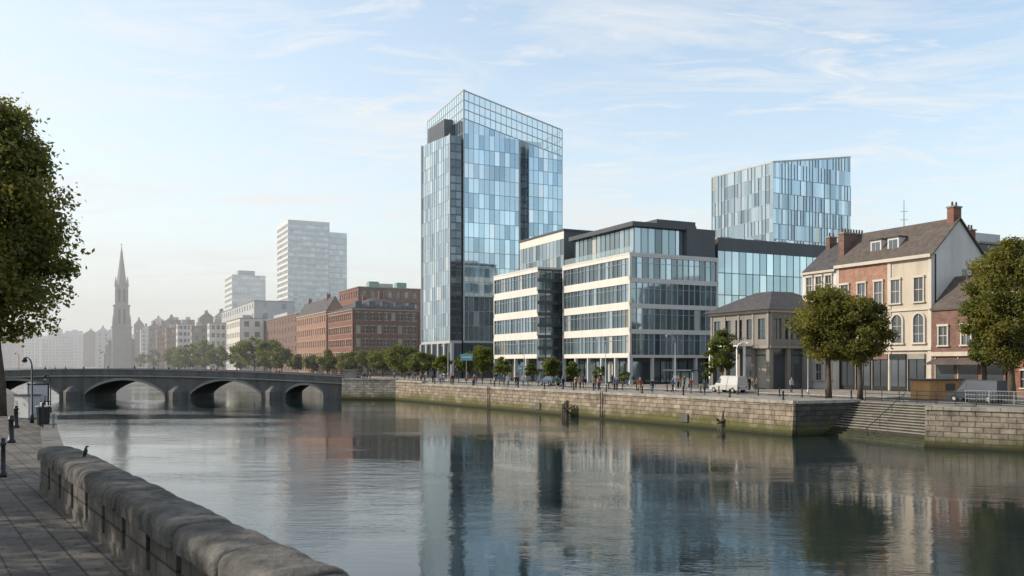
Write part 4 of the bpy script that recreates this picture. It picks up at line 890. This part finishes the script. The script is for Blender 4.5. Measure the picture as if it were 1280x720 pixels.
# ------------------------------------------------------------------ vehicles
def car(x,y,z,ang,col,van=False,name='parked_car'):
    T=Thing(name,(x,y,z)); c_,s_=math.cos(ang),math.sin(ang); paint=mat('car_paint',col,.3,.2,.03)
    tr=lambda a,b_,h:(x+c_*a-s_*b_,y+s_*a+c_*b_,z+h)
    L_=4.9 if van else 4.2; Wd=.9
    prof=[(-L_/2,.35),(-L_/2,.75),(-L_/2+.1,.95),(L_/2-1.2,.95),(L_/2-.1,.78),(L_/2,.6),(L_/2,.3)]
    T['body'].hexa([tr(a,-Wd,h) for a,h in prof],[tr(a,Wd,h) for a,h in prof],paint)
    if van: cab=[(-L_/2+.05,.95),(-L_/2+.1,1.95),(L_/2-1.9,2.0),(L_/2-1.0,.95)]
    else: cab=[(-L_/2+.15,.95),(-L_/2+.7,1.42),(L_/2-1.9,1.45),(L_/2-1.05,.95)]
    b_=[tr(a,-(Wd-.03 if h<1 else Wd-.18),h) for a,h in cab]; t=[tr(a,(Wd-.03 if h<1 else Wd-.18),h) for a,h in cab]; T['cabin'].hexa(b_,t,gK[0] if not van else paint)
    rf=[(cab[1][0]+.05,cab[1][1]),(cab[2][0]-.05,cab[2][1])]; T['roof'].hexa([tr(rf[0][0],-.74,rf[0][1]-.01),tr(rf[1][0],-.74,rf[1][1]-.01),tr(rf[1][0],.74,rf[1][1]-.01),tr(rf[0][0],.74,rf[0][1]-.01)],[tr(rf[0][0],-.7,rf[0][1]+.05),tr(rf[1][0],-.7,rf[1][1]+.05),tr(rf[1][0],.7,rf[1][1]+.05),tr(rf[0][0],.7,rf[0][1]+.05)],paint)
    if van:
        for sd in(-1,1):
            o=lambda h:(.88-.15*(h-.95))*sd+.012*sd
            T['side_windows'].face([tr(.5,o(1.15),1.15),tr(1.25,o(1.15),1.15),tr(.75,o(1.75),1.75),tr(.5,o(1.75),1.75)],gK[0])
        T['windscreen'].face([tr(L_/2-1.05,-.75,1.05),tr(L_/2-1.05,.75,1.05),tr(L_/2-1.77,.66,1.85),tr(L_/2-1.77,-.66,1.85)],gK[0])
    else:
        for sd in(-1,1): T['pillars'].hexa([tr(-.25,sd*.88,.95),tr(-.15,sd*.88,.95),tr(-.15,sd*.85,.95),tr(-.25,sd*.85,.95)],[tr(-.25,sd*.735,1.43),tr(-.15,sd*.735,1.43),tr(-.15,sd*.70,1.43),tr(-.25,sd*.70,1.43)],paint)
    for a in(-L_/2+.8,L_/2-.85):
        for sd in(-1,1):
            T['wheels'].tube([tr(a,sd*.7,.32),tr(a,sd*.93,.32)],.32,M['rubber'],16); T['hubs'].tube([tr(a,sd*.9,.32),tr(a,sd*.95,.32)],.18,M['steel'],10)
    for sd in(-.6,.6): T['headlamps'].tube([tr(L_/2-.05,sd,.62),tr(L_/2+.03,sd,.62)],.12,M['whitep'],8); T['tail_lamps'].tube([tr(-L_/2-.02,sd,.72),tr(-L_/2+.05,sd,.72)],.1,M['brick'],8)
    T.done()
ba=math.atan2(BU.y,BU.x)
def onroad(s,d): return Q0+BP*d+BU*s
for s_,d,c,vn in((25,15.8,(.5,.5,.48),1),(-7,15.8,(.05,.06,.08),1),(66,15.8,(.08,.1,.15),0)):
    q=onroad(s_,d); car(q.x,q.y,3.01,ba,c,bool(vn),'parked_van' if vn else 'parked_car')
# ------------------------------------------------------------------ people
skin=mat('skin',(.42,.26,.19),.6,var=.05); hair=mat('hair',(.05,.035,.025),.7,var=.1)
cloth=[mat('cloth_%s'%n,c,.9,var=.1) for n,c in(('navy',(.03,.04,.08)),('rust',(.22,.07,.05)),('white',(.4,.4,.38)),('black',(.02,.02,.02)),('denim',(.08,.13,.22)),('tan',(.3,.22,.14)),('green',(.06,.12,.08)))]
def person_mesh(stride,arm):
    J={'pel':(0,0,.95,.13),'waist':(0,0,1.12,.125),'chest':(0,0,1.35,.15),'neck':(0,0,1.5,.06),'head0':(0,.01,1.6,.085),'head1':(0,.02,1.7,.095),'head2':(0,.01,1.77,.05)}
    E=[('pel','waist'),('waist','chest'),('chest','neck'),('neck','head0'),('head0','head1'),('head1','head2')]
    for sd,n in((-1,'l'),(1,'r')):
        st=stride*sd
        J['hip'+n]=(.1*sd,0,.9,.1);J['kn'+n]=(.1*sd,st*.5+.05*abs(st),.5,.065);J['an'+n]=(.1*sd,st-.05,.09,.045);J['to'+n]=(.11*sd,st+.13,.045,.04)
        J['sh'+n]=(.19*sd,0,1.42,.065);J['el'+n]=(.25*sd,-st*arm*.5-.03,1.13,.045);J['wr'+n]=(.25*sd,-st*arm+.08,.9,.032);J['ha'+n]=(.245*sd,-st*arm+.11,.8,.035)
        E+=[('pel','hip'+n),('hip'+n,'kn'+n),('kn'+n,'an'+n),('an'+n,'to'+n),('chest','sh'+n),('sh'+n,'el'+n),('el'+n,'wr'+n),('wr'+n,'ha'+n)]
    names=list(J); me=bpy.data.meshes.new('p'); me.from_pydata([J[n][:3] for n in names],[(names.index(a),names.index(b_)) for a,b_ in E],[]); ob=bpy.data.objects.new('tmp',me); COL.objects.link(ob)
    ob.modifiers.new('Skin','SKIN')
    if not me.skin_vertices: raise RuntimeError('no skin layer')
    for i,n in enumerate(names):
        r=J[n][3]; me.skin_vertices[0].data[i].radius=(r,r); me.skin_vertices[0].data[i].use_root=(n=='pel')
    s_=ob.modifiers.new('Sub','SUBSURF'); s_.levels=1
    dg=bpy.context.evaluated_depsgraph_get(); out=bpy.data.meshes.new_from_object(ob.evaluated_get(dg)); bpy.data.objects.remove(ob)
    return out
try:
    PM=[person_mesh(.28,.8),person_mesh(.02,0),person_mesh(.18,.5)]
except Exception as ex:
    print('PERSON FALLBACK',ex); PM=[]
def person(x,y,z,rot,i):
    if not PM: return
    me=PM[i%3].copy(); rr=random.Random(i); me.materials.clear()
    for m_ in(skin,hair,rr.choice(cloth),rr.choice([cloth[0],cloth[3],cloth[4],cloth[5]]),M['rubber']): me.materials.append(m_)
    for p_ in me.polygons:
        c=p_.center; p_.use_smooth=True
        if c.z>1.53: p_.material_index=1 if (c.z>1.72 or c.y<-.01) else 0
        elif c.z>1.49: p_.material_index=0
        elif abs(c.x)>.2 and c.z<.92: p_.material_index=0
        elif c.z>.93 or abs(c.x)>.2: p_.material_index=2
        elif c.z>.1: p_.material_index=3
        else: p_.material_index=4
    ob=bpy.data.objects.new('pedestrian',me); COL.objects.link(ob); ob.location=(x,y,z); ob.rotation_euler=(0,0,rot); sc=rr.uniform(.94,1.04); ob.scale=(sc,)*3
rr=random.Random(9)
for i in range(64):
    s_=rr.uniform(22,95) if i%4 else rr.uniform(4,95); d=rr.choice([rr.uniform(2,8),rr.uniform(18,25)]); q=onroad(s_,d); person(q.x,q.y,QZ,ba-math.pi/2+rr.choice([0,math.pi])+rr.uniform(-.4,.4),i)
for i in range(18):
    x=rr.uniform(-96,-34); person(x,Y0+rr.uniform(1,2.5),ztp(x)-1.1,rr.choice([-1.57,1.57]),100+i)
for i in range(24):
    q=P(rr.uniform(450,640),rr.uniform(172,200)); person(q.x,q.y,3.0,rr.uniform(0,6),130+i)
e=wl(0,0); q=wl((e.y-16.6)/d0.y,.25); z_=LZ+.93; T=Thing('perched_bird',(q.x,q.y,z_))
T['body'].tube([(q.x-.03,q.y,z_+.05),(q.x-.015,q.y,z_+.09),(q.x,q.y,z_+.14),(q.x+.005,q.y,z_+.18),(q.x+.01,q.y,z_+.205),(q.x+.02,q.y,z_+.225),(q.x+.035,q.y,z_+.23),(q.x+.07,q.y,z_+.225)],[.012,.034,.042,.03,.018,.022,.016,.003],M['metal'],10)
for o in(-.013,.013): T['legs'].tube([(q.x-.005,q.y+o,z_+.08),(q.x-.005,q.y+o,z_-.04)],.005,M['metal'],5)
T['tail'].tube([(q.x-.02,q.y,z_+.07),(q.x-.07,q.y,z_+.0)],[.018,.01],M['metal'],6); T.done(smooth=('body',))
# ------------------------------------------------------------------ haze volume
m=bpy.data.materials.new('atmospheric_haze'); m.use_nodes=True; nt=m.node_tree; nt.nodes.remove(nt.nodes['Principled BSDF'])
vs_=nt.nodes.new('ShaderNodeVolumeScatter'); vs_.inputs['Color'].default_value=(1,1,1,1); vs_.inputs['Density'].default_value=.00085; vs_.inputs['Anisotropy'].default_value=0
nt.links.new(vs_.outputs[0],nt.nodes['Material Output'].inputs['Volume'])
mb=MB(); mb.prism([V2(-1300,200),V2(1300,200),V2(1300,1150),V2(-1300,1150)],-2,85,m); mb.obj('haze')
# ------------------------------------------------------------------ light
EL=math.radians(30); AZ=math.radians(-86)
sd=Vector((math.sin(AZ)*math.cos(EL),math.cos(AZ)*math.cos(EL),math.sin(EL)))
sun=bpy.data.lights.new('sun','SUN'); sun.energy=5.0; sun.angle=math.radians(.6); sun.color=(1,.89,.74)
so=bpy.data.objects.new('sun',sun); COL.objects.link(so); so.rotation_euler=sd.to_track_quat('Z','Y').to_euler(); so.location=(-50,0,80)
w=bpy.data.worlds.new('World'); scene.world=w; w.use_nodes=True; nt=w.node_tree; N=nt.nodes;L=nt.links; bg=N['Background']
sky=N.new('ShaderNodeTexSky'); sky.sky_type='NISHITA'; sky.sun_disc=False; sky.sun_elevation=EL; sky.sun_rotation=AZ%(2*math.pi); sky.air_density=1.0; sky.dust_density=1.0; sky.ozone_density=1.2
tc=N.new('ShaderNodeTexCoord'); sp=N.new('ShaderNodeSeparateXYZ'); L.new(tc.outputs['Generated'],sp.inputs[0])
def math_(op,a,b_=None,c=None,clamp=False):
    n=N.new('ShaderNodeMath'); n.operation=op; n.use_clamp=clamp
    for i,v in enumerate((a,b_,c)):
        if v is None: continue
        if isinstance(v,(int,float)): n.inputs[i].default_value=v
        else: L.new(v,n.inputs[i])
    return n.outputs[0]
zc_=math_('MAXIMUM',sp.outputs['Z'],0.0); zz=math_('ADD',zc_,.12)
px=math_('DIVIDE',sp.outputs['X'],zz); py=math_('DIVIDE',sp.outputs['Y'],zz)
cb=N.new('ShaderNodeCombineXYZ'); L.new(px,cb.inputs[0]);L.new(py,cb.inputs[1])
def cloud(rot,scx,scy,loc,scale,lo,hi,amt,dist=.7):
    mp=N.new('ShaderNodeMapping'); mp.inputs['Rotation'].default_value=(0,0,rot); mp.inputs['Scale'].default_value=(scx,scy,1); mp.inputs['Location'].default_value=loc; L.new(cb.outputs[0],mp.inputs[0])
    n1=N.new('ShaderNodeTexNoise'); n1.inputs['Scale'].default_value=scale; n1.inputs['Detail'].default_value=11; n1.inputs['Roughness'].default_value=.64; n1.inputs['Distortion'].default_value=dist; L.new(mp.outputs[0],n1.inputs['Vector'])
    cr=N.new('ShaderNodeValToRGB'); cr.color_ramp.elements[0].position=lo; cr.color_ramp.elements[1].position=hi; L.new(n1.outputs[0],cr.inputs[0])
    return math_('MULTIPLY',cr.outputs[0],amt)
c1=cloud(.5,.8,1.9,(3.1,.7,0),1.2,.48,.68,.85); c2=cloud(-.4,1.3,3.2,(1.2,5.1,0),1.5,.52,.68,.75,1.1)
cf=math_('MAXIMUM',c1,c2)
hz=math_('POWER',math_('SUBTRACT',1.0,zc_,clamp=True),5.5)
hz=math_('MULTIPLY_ADD',hz,.8,.10)
dt=N.new('ShaderNodeVectorMath'); dt.operation='DOT_PRODUCT'; dt.inputs[1].default_value=sd; L.new(tc.outputs['Generated'],dt.inputs[0])
gl=math_('POWER',math_('MULTIPLY_ADD',dt.outputs['Value'],.5,.5,clamp=True),4.0)
hz=math_('ADD',hz,math_('MULTIPLY',gl,.8),clamp=True)
sc=N.new('ShaderNodeVectorMath'); sc.operation='MULTIPLY'; sc.inputs[1].default_value=(1.72,1.76,1.62); L.new(sky.outputs[0],sc.inputs[0])
m2=N.new('ShaderNodeMix'); m2.data_type='RGBA'; L.new(hz,m2.inputs[0]); L.new(sc.outputs[0],m2.inputs[6]); m2.inputs[7].default_value=(6.3,6.3,6.15,1)
m1=N.new('ShaderNodeMix'); m1.data_type='RGBA'; L.new(cf,m1.inputs[0]); L.new(m2.outputs[2],m1.inputs[6]); m1.inputs[7].default_value=(6.2,6.2,6.15,1)
L.new(m1.outputs[2],bg.inputs[0]); bg.inputs[1].default_value=.15
# ------------------------------------------------------------------ camera
cam=bpy.data.cameras.new('camera'); co=bpy.data.objects.new('camera',cam); COL.objects.link(co); scene.camera=co
co.location=(0,0,CZ); co.rotation_euler=(math.radians(90),0,0); cam.sensor_width=36; cam.lens=36*F/1280; cam.shift_y=95/1280; cam.clip_end=9000; cam.clip_start=.1
cam.dof.use_dof=True; cam.dof.focus_distance=130; cam.dof.aperture_fstop=2.0
scene.view_settings.view_transform='Standard'; scene.view_settings.look='None'; scene.view_settings.exposure=0
